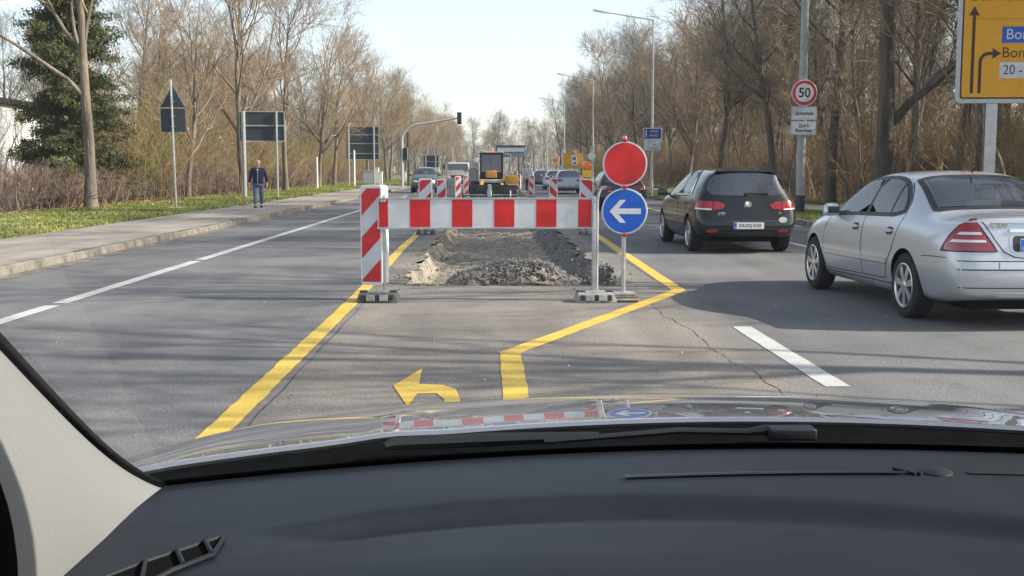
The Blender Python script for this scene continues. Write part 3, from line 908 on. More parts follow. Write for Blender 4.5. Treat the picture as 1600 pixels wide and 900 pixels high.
def clip_rect(poly, x0, z0, x1, z1):
    """Sutherland-Hodgman against a rectangle"""
    def cut(P, ax, v, sgn):
        out = []
        for i in range(len(P)):
            a, b = P[i - 1], P[i]
            da, db = sgn * (a[ax] - v), sgn * (b[ax] - v)
            if da >= 0 and db >= 0: out.append(b)
            elif da >= 0 > db or da < 0 <= db:
                t = da / (da - db); q = (a[0] + (b[0] - a[0]) * t, a[1] + (b[1] - a[1]) * t)
                out.append(q)
                if db >= 0: out.append(b)
        return out
    for ax, v, s in ((0, x0, 1), (0, x1, -1), (1, z0, 1), (1, z1, -1)):
        poly = cut(poly, ax, v, s)
        if len(poly) < 3: return []
    return poly

def base_block(parent, loc, rz=0.0, w=.42, d=.36, m='rubber_base'):
    """black recycled foot plate with raised pads and dark sockets"""
    b = MB(); b.box((0, 0, .05), (w, d, .10), taper=(.86, .84))
    o = b.build('foot_plate', M[m], parent, bevel=.012, seg=2)
    o.location = loc; o.rotation_euler = (0, 0, rz)
    pads = MB()
    for k in (-1, 1):
        pads.box((k * w * .155, -d / 2 + .006, .052), (w * .2, .03, .066), m=Matrix.Rotation(R(-10), 4, 'X'))
    pads.box((0, 0, .103), (w * .5, d * .45, .02))
    pads.build('pad', M['rubber_pale'], o, bevel=.005)
    sk = MB()
    for k in (-1, 0, 1):
        sk.box((k * w * .33, -d / 2 + .012, .052), (w * .09, .028, .06), m=Matrix.Rotation(R(-10), 4, 'X'))
    sk.build('socket', M['black_plastic'], o)
    hd = MB()
    for k in (-1, 1):
        hd.box((k * w * .36, .02, .104), (w * .16, d * .3, .02))
    hd.build('grip', M['black_plastic'], o, bevel=.004)
    return o

BY = 12.26
def barrier():
    t = thing('road_barrier', "long red and white striped barrier board on two steel posts across the trench", 'barrier', (-.05, BY, 0))
    x0, x1, z0, z1 = -1.22 + .05, 1.13 + .05, .80, 1.125
    b = MB(); b.box(((x0 + x1) / 2, 0, (z0 + z1) / 2), (x1 - x0, .035, z1 - z0))
    board = b.build('board', M['white_foil'], t, bevel=.004)
    sw = 32.75 / 142.7
    s = x0 + 17 / 142.7 - sw
    k = 0
    while s < x1:
        a, c = max(s, x0 + .012), min(s + sw, x1 - .012)
        if k % 2 == 0 and c - a > .02:
            q = MB(); q.box(((a + c) / 2, -.0185, (z0 + z1) / 2), (c - a - .008, .004, z1 - z0 - .028))
            q.build('stripe', M['red_foil'], board)
        s += sw; k += 1
    rail = MB()
    for z in (z0, z1):
        rail.box(((x0 + x1) / 2, -.004, z), (x1 - x0 + .01, .05, .016))
    rail.build('edge_rail', M['galv'], board, bevel=.003)
    for x in (x0 + .06, x1 + .012):
        p = MB(); p.box((x, .045 if x < 0 else -.035, .60), (.042, .042, 1.12 if x < 0 else 1.1))
        p.build('post', M['galv'], t, bevel=.006, seg=2)
        c = MB()
        for z in (.79, 1.10): c.box((x, .0, z), (.06, .12, .03))
        c.build('clamp', M['galv'], t, bevel=.004)
    h = MB(); xe = x1 + .05
    h.tube([(xe, -.03, .12), (xe, -.03, 1.08), (xe + .01, -.02, 1.17), (xe + .05, 0, 1.245), (xe + .10, 0.04, 1.25)], .013, 8)
    h.build('hoop', M['lamp_grey'], t, smooth=True)
    base_block(t, (x0 + .0, -.02, 0.002), w=.46)
    base_block(t, (x1 + .025, -.06, 0.002), w=.45, m='rubber_pale')
    return t
barrier()

def beacon(label, x, y, rz=0.0, flip=1, w=.25, h=1.0, z0=.17, base=True, group=None, deep=.05, foot='rubber_base'):
    """striped traffic beacon panel in a white frame, with its foot plate"""
    t = thing('traffic_beacon', label, 'beacon', (x, y, 0), rz, group)
    f = MB(); f.prism(rounded(-w / 2 - .014, z0, w / 2 + .014, z0 + h, .04), -deep, deep)
    body = f.build('frame', M['white_plastic'], t, bevel=.006)
    for side in (-1, 1):
        yy = side * (deep + .0025)
        p = MB(); p.box((0, side * (deep + .001), z0 + h / 2), (w - .005, .003, h - .06))
        pan = p.build('panel', M['white_foil'], t)
        # diagonal stripes
        for k in range(-3, 4):
            zb = z0 + .285 + k * .47
            st = [(-w / 2, zb - .0), (w / 2, zb + w * 1.0), (w / 2, zb + w * 1.0 + .235), (-w / 2, zb + .235)]
            if flip < 0: st = [(-a, c) for a, c in st][::-1]
            q = clip_rect(st, -w / 2 + .006, z0 + .036, w / 2 - .006, z0 + h - .036)
            if len(q) > 2:
                g = MB(); g.prism(q, min(yy, yy + side * .002), max(yy, yy + side * .002))
                g.build('stripe', M['red_foil'], pan)
    if base:
        s = MB(); s.box((0, 0, .12), (.06, .06, .16)); s.build('stub', M['black_plastic'], t)
        base_block(t, (0, 0, .002), w=.44, m=foot)
    return t
beacon("tall red and white beacon panel at the left end of the barrier, turned slightly aside", -1.27, BY + .14, R(-24), 1, w=.245, h=1.10, z0=.17, base=False, deep=.075)
beacon("left beacon panel first behind the striped board", -1.42, 25.0, 0, 1, w=.27, h=1.08)
rb = beacon("right beacon panel carrying the amber warning lamp", 2.16, 25.0, 0, -1, w=.27, h=1.08, foot='rubber_pale')
beacon("second beacon panel on the left of the works, next to the oncoming car", -1.42, 33.5, 0, 1)
beacon("third beacon panel on the left of the works", -1.40, 50.0, R(25), 1)
beacon("fourth beacon panel on the left, half behind the third", -1.22, 58.0, R(30), 1)
beacon("right beacon panel in front of the silver car", 2.16, 38.0, 0, -1)
beacon("right beacon panel beside the worker", 2.10, 56.0, R(-12), -1)
beacon("small far beacon panel between digger and worker", 1.85, 72.0, R(-20), -1, w=.3)

def warning_lamp(x, y, z):
    t = thing('warning_lamp', "amber round warning lamp with yellow battery box on the right beacon panel", 'lamp', (x, y, z))
    b = MB(); b.box((0, 0, .09), (.20, .12, .16)); o = b.build('battery_box', M['yellow_plastic'], t, bevel=.012, seg=2)
    for k in (-1, 1):
        q = MB(); q.box((k * .05, -.062, .09), (.07, .01, .13)); q.build('ridge', M['yellow_plastic'], o, bevel=.004)
    q = MB(); q.box((0, 0, .005), (.17, .1, .02)); q.build('bracket', M['black_plastic'], t)
    l = MB(); l.lathe([(.02, -.055), (.085, -.05), (.105, -.035), (.108, .035), (.09, .05), (.02, .055)], 28, 'Y', (0, 0, .275), cap=True)
    ln = l.build('lens', M['orange_lens'], t, smooth=True)
    r = MB(); r.lathe([(.075, -.056), (.06, -.064), (.045, -.058)], 24, 'Y', (0, 0, .275)); r.build('lens_ring', M['orange_lens'], ln, smooth=True)
warning_lamp(2.17, 25.0, 1.255)

def sign_disc(parent, name, r, z, y, face, rim, th=.012):
    b = MB(); b.lathe([(0.001, -th), (r * .985, -th), (r, -th * .6), (r, th * .4), (r * .99, th * .5), (.001, th * .5)], 48, 'Y', (0, y, z))
    o = b.build(name, rim, parent, smooth=True)
    f = MB(); f.lathe([(.001, -th - .002), (r * .93, -th - .002), (r * .93, -th)], 48, 'Y', (0, y, z))
    fo = f.build('face', face, o)
    return o

def keep_left():
    t = thing('road_sign', "red disc above a blue disc with a white left arrow on one thin post", 'traffic sign', (1.475, BY - .02, 0))
    p = MB(); p.tube([(0, .03, .09), (0, .03, 1.80)], .025, 12); p.build('post', M['galv'], t, smooth=True)
    sign_disc(t, 'red_disc', .243, 1.50, 0, M['red_foil'], M['white_foil'])
    bl = sign_disc(t, 'blue_disc', .252, .985, -.004, M['blue_foil'], M['white_foil'])
    y = -.021
    arrow = [(-.165, 0), (-.052, .125), (.016, .125), (-.068, .031), (.178, .031), (.178, -.031), (-.068, -.031), (.016, -.125), (-.052, -.125)]
    bm = bmesh.new(); vs = [bm.verts.new((a, y, .985 + c)) for a, c in arrow]
    bmesh.ops.triangle_fill(bm, edges=[bm.edges.new((vs[i], vs[(i + 1) % len(vs)])) for i in range(len(vs))], use_beauty=True)
    me = bpy.data.meshes.new('arrow'); bm.to_mesh(me); bm.free(); me.materials.append(M['white_foil'])
    link(bpy.data.objects.new('arrow', me), bl)
    for z in (1.755, 1.245, .725):
        c = MB(); c.box((0, .0, z), (.05, .06, .035)); c.lathe([(.001, -.04), (.02, -.036), (.02, -.02)], 12, 'Y', (0, 0, z))
        c.build('clamp', M['red_foil'], t, bevel=.004)
    b = MB(); b.box((0, 0, .035), (.30, .34, .07)); bo = b.build('foot_plate', M['rust_base'], t, bevel=.008)
    b = MB(); b.box((0, 0, .084), (.24, .26, .026)); b.build('plinth', M['rubber_pale'], bo, bevel=.006)
    b = MB(); b.tube([(-.14, -.172, .028), (.14, -.172, .028)], .014, 8); b.build('bar', M['rubber_pale'], bo)
keep_left()

# ------------------------------------------------------------------ street furniture
def mast(t, h, r0, r1, m='lamp_grey', name='mast', n=14):
    b = MB(); b.tube([(0, 0, -.1), (0, 0, .05), (0, 0, h)], [r0 * 1.02, r0, r1], n)
    return b.build(name, M[m], t, smooth=True)

def lamp_post(label, x, y, h, arm, group='street lamps along the right kerb'):
    t = thing('street_lamp', label, 'street lamp', (x, y, .12), 0, group)
    m = mast(t, h, .085, .05)
    b = MB(); b.lathe([(.095, 0), (.095, 1.1), (.086, 1.12)], 14); b.build('base_sleeve', M['lamp_grey'], t, smooth=True)
    b = MB(); b.tube([(0, 0, h - .03), (-.15, 0, h + .02), (-arm + .75, 0, h + .38)], [.045, .04, .03], 10); b.build('arm', M['lamp_grey'], t, smooth=True)
    hd = MB(); hd.box((0, 0, 0), (.95, .22, .11), taper=(.86, .7), m=Matrix.Translation((-arm + .35, 0, h + .46)) @ Matrix.Rotation(R(9), 4, 'Y'))
    o = hd.build('lantern', M['lamp_grey'], t, bevel=.02, seg=2)
    g = MB(); g.box((0, 0, -.06), (.62, .16, .02), m=Matrix.Translation((-arm + .30, 0, h + .468)) @ Matrix.Rotation(R(9), 4, 'Y'))
    g.build('lamp_glass', M['white_plastic'], o)
    return t
lamp_post("nearest lamp post with its arm over the road, behind the blue and grey sign", 8.95, 62, 9.45, 3.2)
lamp_post("second lamp post, rising behind the amber warning lamp", 8.9, 97, 9.0, 3.0)
lamp_post("third lamp post, thin and far, beside the yellow board", 8.9, 134, 9.3, 3.0)
lamp_post("fourth lamp post, farthest and shortest in view", 9.0, 176, 7.9, 3.0)

def speed_sign():
    s = 51.0
    t = thing('speed_limit_sign', "round 50 speed limit sign with two small panels on a thick grey mast", 'traffic sign', (9.45, 34, .12))
    mast(t, 9.2, .135, .10, 'mast_dark')
    b = MB(); b.lathe([(.145, -.05), (.145, .55), (.137, .56)], 16); b.build('dark_collar', M['sign_back'], t, smooth=True)
    z = 3.62
    d = sign_disc(t, 'disc', .39, z, -.17, M['red_foil'], M['white_foil'])
    f = MB(); f.lathe([(.001, -.0165), (.278, -.0165), (.278, -.013)], 44, 'Y', (0, -.17, z)); f.build('white_centre', M['white_foil'], d)
    text('numerals', "50", .40, M['black_print'], (0.0, -.1885, z - .01), parent=d, squash=.92, bold=.008)
    for zz, lines in ((3.01, ("Lärmschutz",)), (2.57, ("22-6 h", "Anwohner"))):
        b = MB(); b.prism(rounded(-.38, zz - .2, .38, zz + .2, .03), -.19, -.165); p = b.build('panel', M['grey_foil'], t, bevel=.004)
        b = MB(); b.prism(rounded(-.335, zz - .16, .335, zz + .16, .02), -.193, -.190); b.build('panel_face', M['white_foil'], p)
        for i, l in enumerate(lines):
            text('lettering', l, .15, M['black_print'], (0, -.195, zz + (.07 - .14 * i if len(lines) > 1 else 0)), parent=p, squash=.80, bold=.004)
    for zz in (3.62, 3.01, 2.57):
        b = MB(); b.box((0, -.07, zz), (.30, .2, .04)); b.build('clamp', M['galv'], t)
speed_sign()

def info_sign():
    t = thing('information_sign', "small sign, blue above and pale grey below, on the nearest lamp post", 'sign', (8.95, 61.78, .12))
    b = MB(); b.prism(rounded(-.50, 3.0, .50, 3.62, .04), 0, .03); p = b.build('blue_panel', M['grey_foil'], t, bevel=.004)
    b = MB(); b.prism(rounded(-.46, 3.04, .46, 3.58, .03), -.004, -.001); b.build('blue_face', M['navy_foil'], p)
    text('lettering', "MESSE", .17, M['white_foil'], (.10, -.007, 3.43), parent=p); text('lettering', "NORD", .17, M['white_foil'], (.08, -.007, 3.20), parent=p)
    b = MB(); b.box((-.36, -.006, 3.31), (.06, .003, .40)); b.build('bar', M['white_foil'], p)
    b = MB(); b.prism(rounded(-.48, 2.40, .48, 2.99, .03), 0, .03); p = b.build('grey_panel', M['grey_foil'], t, bevel=.004)
    for i, l in enumerate(("Mo - Fr", "7 - 19 h", "Parkhaus")): text('lettering', l, .14, M['black_print'], (0, -.004, 2.87 - i * .17), parent=p)
    b = MB()
    for z in (3.3, 2.7): b.box((0, .08, z), (.2, .1, .05))
    b.build('clamp', M['galv'], t)
info_sign()

def direction_sign():
    s = 72.9
    t = thing('direction_sign', "large yellow direction sign with two dark arrows on a grey steel post", 'direction sign', (10.72, 24.0, .12), R(-3))
    b = MB()
    b.box((0, .05, 2.6), (.24, .012, 5.4)); b.box((0, -.05 + .0, 2.6), (.24, .012, 5.4)); b.box((0, 0, 2.6), (.012, .088, 5.4))
    b.build('post', M['galv'], t)
    b = MB(); b.box((1.95, 0, 2.6), (.24, .11, 5.4)); b.build('post', M['galv'], t, bevel=.005)
    x0, x1, z0, z1 = -.80, 2.55, 2.73, 5.75
    b = MB(); b.prism(rounded(x0, z0, x1, z1, .12, 6), -.10, -.07); p = b.build('panel', M['grey_foil'], t, bevel=.006)
    b = MB(); b.prism(rounded(x0 + .09, z0 + .09, x1 - .09, z1 - .09, .06, 5), -.104, -.101); b.build('dark_border', M['brown_print'], p)
    b = MB(); b.prism(rounded(x0 + .125, z0 + .125, x1 - .125, z1 - .125, .05, 5), -.108, -.105); b.build('yellow_face', M['yellow_foil'], p)
    y = -.112
    def flat(name, pts, m, yy=y):
        bm = bmesh.new(); vs = [bm.verts.new((a, yy, c)) for a, c in pts]
        bmesh.ops.triangle_fill(bm, edges=[bm.edges.new((vs[i], vs[(i + 1) % len(vs)])) for i in range(len(vs))], use_beauty=True)
        me = bpy.data.meshes.new(name); bm.to_mesh(me); bm.free(); me.materials.append(m)
        return link(bpy.data.objects.new(name, me), p)
    ax, w = -.47, .034
    flat('straight_arrow', [(ax - w, 2.94), (ax + w, 2.94), (ax + w, 4.56), (ax + .115, 4.56), (ax, 4.76), (ax - .115, 4.56), (ax - w, 4.56)], M['brown_print'])
    bx = -.31; cx, cz, r = bx + .18, 3.59, .18
    arc_o = [(cx + (r + w) * math.cos(R(a)), cz + (r + w) * math.sin(R(a))) for a in range(180, 89, -10)]
    arc_i = [(cx + (r - w) * math.cos(R(a)), cz + (r - w) * math.sin(R(a))) for a in range(90, 181, 10)]
    flat('bent_arrow', [(bx - w, 2.94)] + arc_o + [(cx + .07, cz + r + w), (cx + .07, cz + r + .115), (cx + .25, cz + r), (cx + .07, cz + r - .115), (cx + .07, cz + r - w)] + arc_i + [(bx + w, 2.94)], M['brown_print'])
    text('town_name', "Bamdum", .44, M['brown_print'], (-.58, y, 5.0), parent=p, align='LEFT', squash=.9)
    b = MB(); b.box((1.0, y + .002, 4.16), (1.75, .003, .34)); b.build('blue_box', M['blue_foil'], p)
    text('town_name', "Bonn", .31, M['white_foil'], (.20, y - .003, 4.16), parent=p, align='LEFT')
    text('town_name', "Bonn", .31, M['brown_print'], (.13, y, 3.78), parent=p, align='LEFT')
    b = MB(); b.box((.98, y + .002, 3.42), (1.75, .003, .33)); b.build('white_box', M['white_foil'], p)
    text('hours', "20 - 22 h", .29, M['black_print'], (.17, y - .003, 3.42), parent=p, align='LEFT', squash=.9)
    b = MB(); b.box((.9, y + .003, 4.49), (3.05, .002, .006)); b.build('panel_joint', M['brown_print'], p)
direction_sign()

def triangle_sign_back():
    t = thing('warning_sign', "dark back of a triangular sign above a square one on a leaning pole", 'traffic sign', (-10.95, 39.5, .10), R(4))
    b = MB(); b.tube([(0, -.03, -.1), (-.06, -.03, 4.45)], .035, 10); b.build('pole', M['galv'], t, smooth=True)
    b = MB(); b.prism([(-.44, 3.50), (.40, 3.50), (-.02, 4.27)], .01, .035); b.build('triangle_plate', M['sign_back'], t, bevel=.006)
    b = MB(); b.prism(rounded(-.44, 2.66, .40, 3.46, .05), .01, .035); b.build('square_plate', M['sign_back'], t, bevel=.006)
    b = MB()
    for z in (3.7, 3.2, 2.85): b.box((-.03, -.02, z), (.12, .06, .04))
    b.build('clamp', M['galv'], t)
triangle_sign_back()

def board_back(label, x, y, w, zt, zb, rails, posts, rz=0.0):
    t = thing('sign_board', label, 'sign board', (x, y, .1), rz)
    b = MB(); b.prism(rounded(-w / 2, zb, w / 2, zt, .06), 0, .03); p = b.build('panel', M['sign_back'], t, bevel=.008)
    b = MB()
    for a, c, e, f in ((-w / 2, zt, w / 2, zt), (-w / 2, zb, w / 2, zb)): b.box(((a + e) / 2, 0.0, c), (w, .06, .05))
    for sx in (-1, 1): b.box((sx * w / 2, 0, (zt + zb) / 2), (.05, .06, zt - zb))
    b.build('rim', M['mast_dark'], p)
    for z in rails:
        q = MB(); q.box((0, -.03, z), (w, .05, .06)); q.build('rail', M['mast_dark'], p)
    for px_, r in posts:
        q = MB(); q.tube([(px_, -.09, -.2), (px_, -.09, zt + .02)], r, 10); q.build('post', M['galv'], t, smooth=True)
    return t
board_back("first large dark sign board seen from behind, on two pale posts above the walking man", -10.6, 53, 2.05, 4.05, 2.68, (3.40,), ((-.85, .10), (.66, .055)), R(5))
board_back("second large dark sign board seen from behind, farther along the left side", -10.85, 97, 2.75, 5.05, 2.25, (2.75, 3.6, 4.35), ((-1.2, .09), (.95, .07)), R(3))
board_back("small far dark sign board above the oncoming car", -6.5, 126, 1.7, 3.0, 1.65, (2.3,), ((-.6, .05), (.5, .05)))

def traffic_light():
    t = thing('traffic_light', "curved grey mast carrying a dark traffic signal out over the road", 'traffic light', (-6.95, 90, .12))
    pts = [(0, 0, -.1), (0, 0, 3.6)] + [(1.5 - 1.5 * math.cos(R(a)), 0, 3.7 + 1.25 * math.sin(R(a))) for a in range(10, 86, 12)] + [(4.55, 0, 5.45)]
    b = MB(); b.tube(pts, [.10] * 2 + [.085] * (len(pts) - 3) + [.06], 12); b.build('curved_mast', M['lamp_grey'], t, smooth=True)
    def head(x, z, y=0):
        q = MB(); q.box((x, y, z), (.32, .22, .95)); o = q.build('signal_head', M['black_plastic'], t, bevel=.03, seg=2)
        for k in range(3):
            v = MB(); v.lathe([(.105, 0), (.115, .16)], 16, 'Y', (x, y + .10, z + .3 - .3 * k)); v.build('visor', M['black_plastic'], o)
        q = MB(); q.box((x + .19, y, z), (.05, .24, .95)); q.build('side_trim', M['lamp_grey'], o)
    head(4.55, 5.42); head(.25, 2.6)
traffic_light()

def plain_pole(label, x, y, h, r, m='lamp_grey', cap=False, cat='post', name='post'):
    t = thing(name, label, cat, (x, y, .1))
    b = MB(); b.tube([(0, 0, -.1), (0, 0, h)], r, 10); b.build('shaft', M[m], t, smooth=True)
    b = MB(); b.lathe([(r, h - .02), (r * 1.15, h), (r * .8, h + .04), (.001, h + .05)], 10); b.build('cap', M[m], t)
    return t
plain_pole("white post left of the second dark sign board", -12.2, 80, 2.2, .07, 'white_plastic')
plain_pole("pale post just in front of the second dark sign board", -11.0, 92, 2.9, .07, 'white_plastic')
plain_pole("dark slim pole close behind the curved signal mast", -6.75, 94, 4.4, .09, 'sign_back')
plain_pole("pale pole behind the white lorry", -3.9, 120, 3.6, .06)
plain_pole("thin far pole left of the fourth lamp post", 8.2, 150, 4.2, .07)
plain_pole("short pale post beyond the yellow board", 8.6, 118, 2.6, .07)

def cabinet(label, x, y, w, d, h, m='white_plastic'):
    t = thing('utility_cabinet', label, 'cabinet', (x, y, .1))
    b = MB(); b.box((0, 0, h / 2), (w, d, h)); o = b.build('housing', M[m], t, bevel=.02, seg=2)
    b = MB(); b.box((0, 0, h + .03), (w + .08, d + .08, .06)); b.build('lid', M[m], t, bevel=.01)
    for k in (-1, 1):
        q = MB(); q.box((k * w / 4, -d / 2 - .006, h / 2), (w / 2 - .03, .012, h - .12)); q.build('door', M[m], o, bevel=.004)
cabinet("pale grey cabinet under the second dark sign board", -10.7, 100, .95, .4, 1.25, 'grey_foil')
cabinet("tall narrow white cabinet beside the pale grey one", -9.9, 99, .42, .3, 1.5)
cabinet("leaning white box right of the tall narrow cabinet", -9.45, 98, .34, .3, 1.15)
cabinet("small white cabinet left of the signal mast", -8.5, 112, .45, .4, 1.1)

def yellow_board():
    t = thing('detour_sign', "far yellow detour board with a pale map panel on two posts", 'sign board', (8.3, 112, .1))
    b = MB(); b.prism(rounded(-.95, 1.55, .95, 3.0, .06), 0, .04); p = b.build('panel', M['yellow_foil'], t, bevel=.01)
    b = MB(); b.box((.15, -.006, 2.3), (.55, .006, 1.0)); q = b.build('map_panel', M['white_foil'], p)
    b = MB(); b.box((.15, -.012, 2.5), (.3, .004, .3)); b.box((.2, -.012, 2.05), (.2, .004, .22)); b.build('map_print', M['blue_foil'], q)
    for x in (-.6, .6):
        b = MB(); b.tube([(x, .08, -.1), (x, .08, 2.9)], .04, 8); b.build('post', M['galv'], t)
yellow_board()

def small_disc(label, x, y, z, r, face, name='round_sign'):
    t = thing(name, label, 'traffic sign', (x, y, .1))
    b = MB(); b.tube([(0, .04, -.1), (0, .04, z + r)], .03, 8); b.build('post', M['galv'], t)
    sign_disc(t, 'disc', r, z, 0, face, M['white_plastic'])
small_disc("pale round sign on a thin post above the amber warning lamp", 8.65, 95.5, 2.5, .33, M['white_plastic'])
small_disc("white round sign far right of the worker, below the third lamp post", 8.5, 131, 1.5, .38, M['grey_foil'])

def small_warning_light():
    t = thing('warning_beacon', "far amber lamp with a yellow box left of the yellow board", 'lamp', (6.85, 118, 0))
    b = MB(); b.tube([(0, 0, 0), (0, 0, 2.35)], .05, 8); b.build('post', M['galv'], t)
    b = MB(); b.box((0, 0, 2.05), (.4, .2, .28)); b.build('battery_box', M['yellow_plastic'], t, bevel=.03)
    b = MB(); b.lathe([(.02, -.1), (.26, -.08), (.28, .06), (.02, .1)], 20, 'Y', (0, 0, 2.5), cap=True); b.build('lens', M['orange_lens'], t, smooth=True)
    b = MB(); b.box((0, 0, .06), (.5, .5, .12)); b.build('foot_plate', M['rubber_base'], t, bevel=.01)
small_warning_light()

def gantry():
    t = thing('overhead_sign', "wide grey overhead sign board with a pale strip on two posts", 'sign board', (1.95, 104, 0))
    b = MB(); b.box((0, 0, 3.15), (2.75, .25, 1.0)); p = b.build('panel', mat("blue grey sheet", (.16, .20, .25), .5), t, bevel=.03)
    b = MB(); b.box((0, -.14, 3.32), (2.45, .03, .40)); b.build('pale_strip', M['grey_foil'], p, bevel=.01)
    b = MB(); b.box((0, 0, 3.68), (2.9, .4, .06)); b.build('cap', M['sign_back'], p)
    for x in (.75, 1.25):
        b = MB(); b.box((x, .12, 1.35), (.10, .10, 2.75)); b.build('post', M['sign_back'], t)
gantry()

def slab_stack():
    t = thing('paving_stack', "stack of pale paving slabs standing left of the digger", 'stack', (-2.05, 61, 0))
    for k in range(9):
        b = MB(); b.box((rng.uniform(-.02, .02), 0, .07 + k * .112), (.48, .5, .095)); b.build('slab', M['rubber_pale'], t, bevel=.008)
slab_stack()
pts = [(NR.normal(-1.25, .25), NR.normal(63, 1.0), abs(NR.normal(0, .16))) for _ in range(260)]
rocks('rubble', pts, [NR.uniform(.05, .14) for _ in pts], M['rubber_pale'], "heap of pale rubble left of the digger")
pts = [(NR.normal(1.85, .22), NR.normal(64, 1.0), abs(NR.normal(0, .14))) for _ in range(200)]
rocks('rubble', pts, [NR.uniform(.05, .12) for _ in pts], M['rubber_pale'], "heap of pale rubble right of the digger")

# white house and wire fence at the far left
def house():
    t = thing('white_house', "white house behind the conifer, cut by the left edge of the photo", 'house', (-32.5, 66, 0))
    wl = mat("white render", (.80, .79, .77), .8, noise=(2, .06)); rf = mat("dark roof", (.06, .055, .05), .8, noise=(5, .3))
    b = MB(); b.box((0, 0, 2.6), (9.5, 9, 5.2)); w = b.build('wall', wl, t, bevel=.02)
    b = MB(); b.box((0, 0, 5.35), (10.1, 9.6, .35)); b.build('roof', rf, t, bevel=.03)
    for x, z in ((-2.6, 1.6), (.4, 1.6), (2.9, 1.6), (-2.6, 4.0), (.4, 4.0), (2.9, 4.0)):
        q = MB(); q.box((x, -4.5, z), (1.3, .10, 1.2)); f = q.build('window', M['white_plastic'], w)
        q = MB(); q.box((x, -4.555, z), (1.1, .02, 1.0)); q.build('pane', M['car_glass'], f)
house()
def wire_fence():
    t = thing('wire_fence', "green wire mesh fence left of the pale sapling", 'fence', (-22.5, 44, .1), R(8))
    fm = mat("green wire", (.07, .09, .075), .6)
    for k in range(6):
        b = MB(); b.tube([(-5 + k * 2, 0, -.1), (-5 + k * 2, 0, 1.85)], .03, 8); b.build('post', fm, t)
    b = MB()
    for k in range(68): b.box((-5 + k * .15, .02, .9), (.008, .008, 1.7))
    for k in range(9): b.box((0, .03, .1 + k * .2), (10, .008, .008))
    b.build('mesh_panel', fm, t)["kind"] = "stuff"
wire_fence()
# ------------------------------------------------------------------ cars
def car_paint(name, base, metal, rough, flake=.15):
    m = mat(name, base, rough, metal, noise=(260, flake), coat=1.0)
    nt = m.node_tree; b = nt.nodes["Principled BSDF"]
    # road film: a thin even dust that varies over the body
    tc = nt.nodes.new("ShaderNodeTexCoord")
    n = N(nt, "ShaderNodeTexNoise", Scale=2.2, Detail=5.0); nt.links.new(tc.outputs["Object"], n.inputs["Vector"])
    r = nt.nodes.new("ShaderNodeMapRange"); r.inputs[3].default_value = .02; r.inputs[4].default_value = .16
    nt.links.new(n.outputs["Fac"], r.inputs[0]); nt.links.new(r.outputs[0], b.inputs["Coat Roughness"])
    return m
M['paint_silver'] = car_paint("silver car paint", (.56, .58, .61), .45, .34)
M['paint_black'] = car_paint("black car paint", (.005, .006, .008), .0, .4)
M['paint_black'].node_tree.nodes['Principled BSDF'].inputs['Specular IOR Level'].default_value = .15
M['paint_blue'] = car_paint("dark blue car paint", (.012, .017, .04), .3, .35)
M['paint_grey'] = car_paint("grey car paint", (.07, .08, .09), .4, .35)
M['paint_lsilver'] = car_paint("pale silver car paint", (.42, .45, .49), .5, .35)
M['paint_white'] = car_paint("white car paint", (.78, .78, .77), 0, .35)
M['gap'] = mat("shadow gap rubber", (.01, .01, .011), .8)

def station(y, zb, wb, Sx, T, dy=(0, 0, 0, 0, 0, 0), bulge=0.0):
    return dict(y=y, zb=zb, wb=wb, S=Sx, T=T, dy=dy, bulge=bulge)

def car_cage(sts):
    """closed cage of half rings, mirrored; returns bmesh"""
    bm = bmesh.new()
    rings = []
    for st in sts:
        half = []
        fr = (0, .36, .70, 1.0)
        for j, f in enumerate(fr):
            half.append((st['wb'] * f, st['y'] + st['dy'][0] - st['bulge'] * (1 - f ** 2) * 1.0, st['zb']))
        for k, (x, z) in enumerate(st['S']):
            half.append((x, st['y'] + st['dy'][1 + k], z))
        for k, (x, z) in enumerate(st['T']):
            half.append((x, st['y'] + st['dy'][5] - st['bulge'] * (0, .4, .8, 1)[k], z))
        rv, lv = [], []
        for i, p in enumerate(half):
            v = bm.verts.new(p); rv.append(v)
            lv.append(v if abs(p[0]) < 1e-6 else bm.verts.new((-p[0], p[1], p[2])))
        rings.append((rv, lv, half))
    n = len(rings[0][0])
    for (r0, l0, _), (r1, l1, _) in zip(rings, rings[1:]):
        for i in range(n - 1):
            bm.faces.new((r0[i], r1[i], r1[i + 1], r0[i + 1]))
            bm.faces.new((l0[i], l0[i + 1], l1[i + 1], l1[i]))
    for idx, sgn in ((0, 1), (-1, -1)):
        rv, lv, half = rings[idx]; st = sts[idx]
        fr = (0, .36, .70)
        rows_r, rows_l = [], []
        rows_r.append([rv[0], rv[1], rv[2], rv[3]]); rows_l.append([lv[0], lv[1], lv[2], lv[3]])
        for k in range(4):
            x, z = st['S'][k]
            a, b = [], []
            for f in fr:
                yy = st['y'] + st['dy'][1 + k] - st['bulge'] * (1 - f ** 2)
                zz = z
                v = bm.verts.new((x * f, yy, zz)); a.append(v)
                b.append(v if f == 0 else bm.verts.new((-x * f, yy, zz)))
            rows_r.append(a + [rv[4 + k]]); rows_l.append(b + [lv[4 + k]])
        rows_r.append([rv[11], rv[10], rv[9], rv[8]]); rows_l.append([lv[11], lv[10], lv[9], lv[8]])
        for rows, s in ((rows_r, 1), (rows_l, -1)):
            for a, b in zip(rows, rows[1:]):
                for j in range(3):
                    bm.faces.new((a[j], a[j + 1], b[j + 1], b[j]))
    bmesh.ops.recalc_face_normals(bm, faces=bm.faces)
    return bm

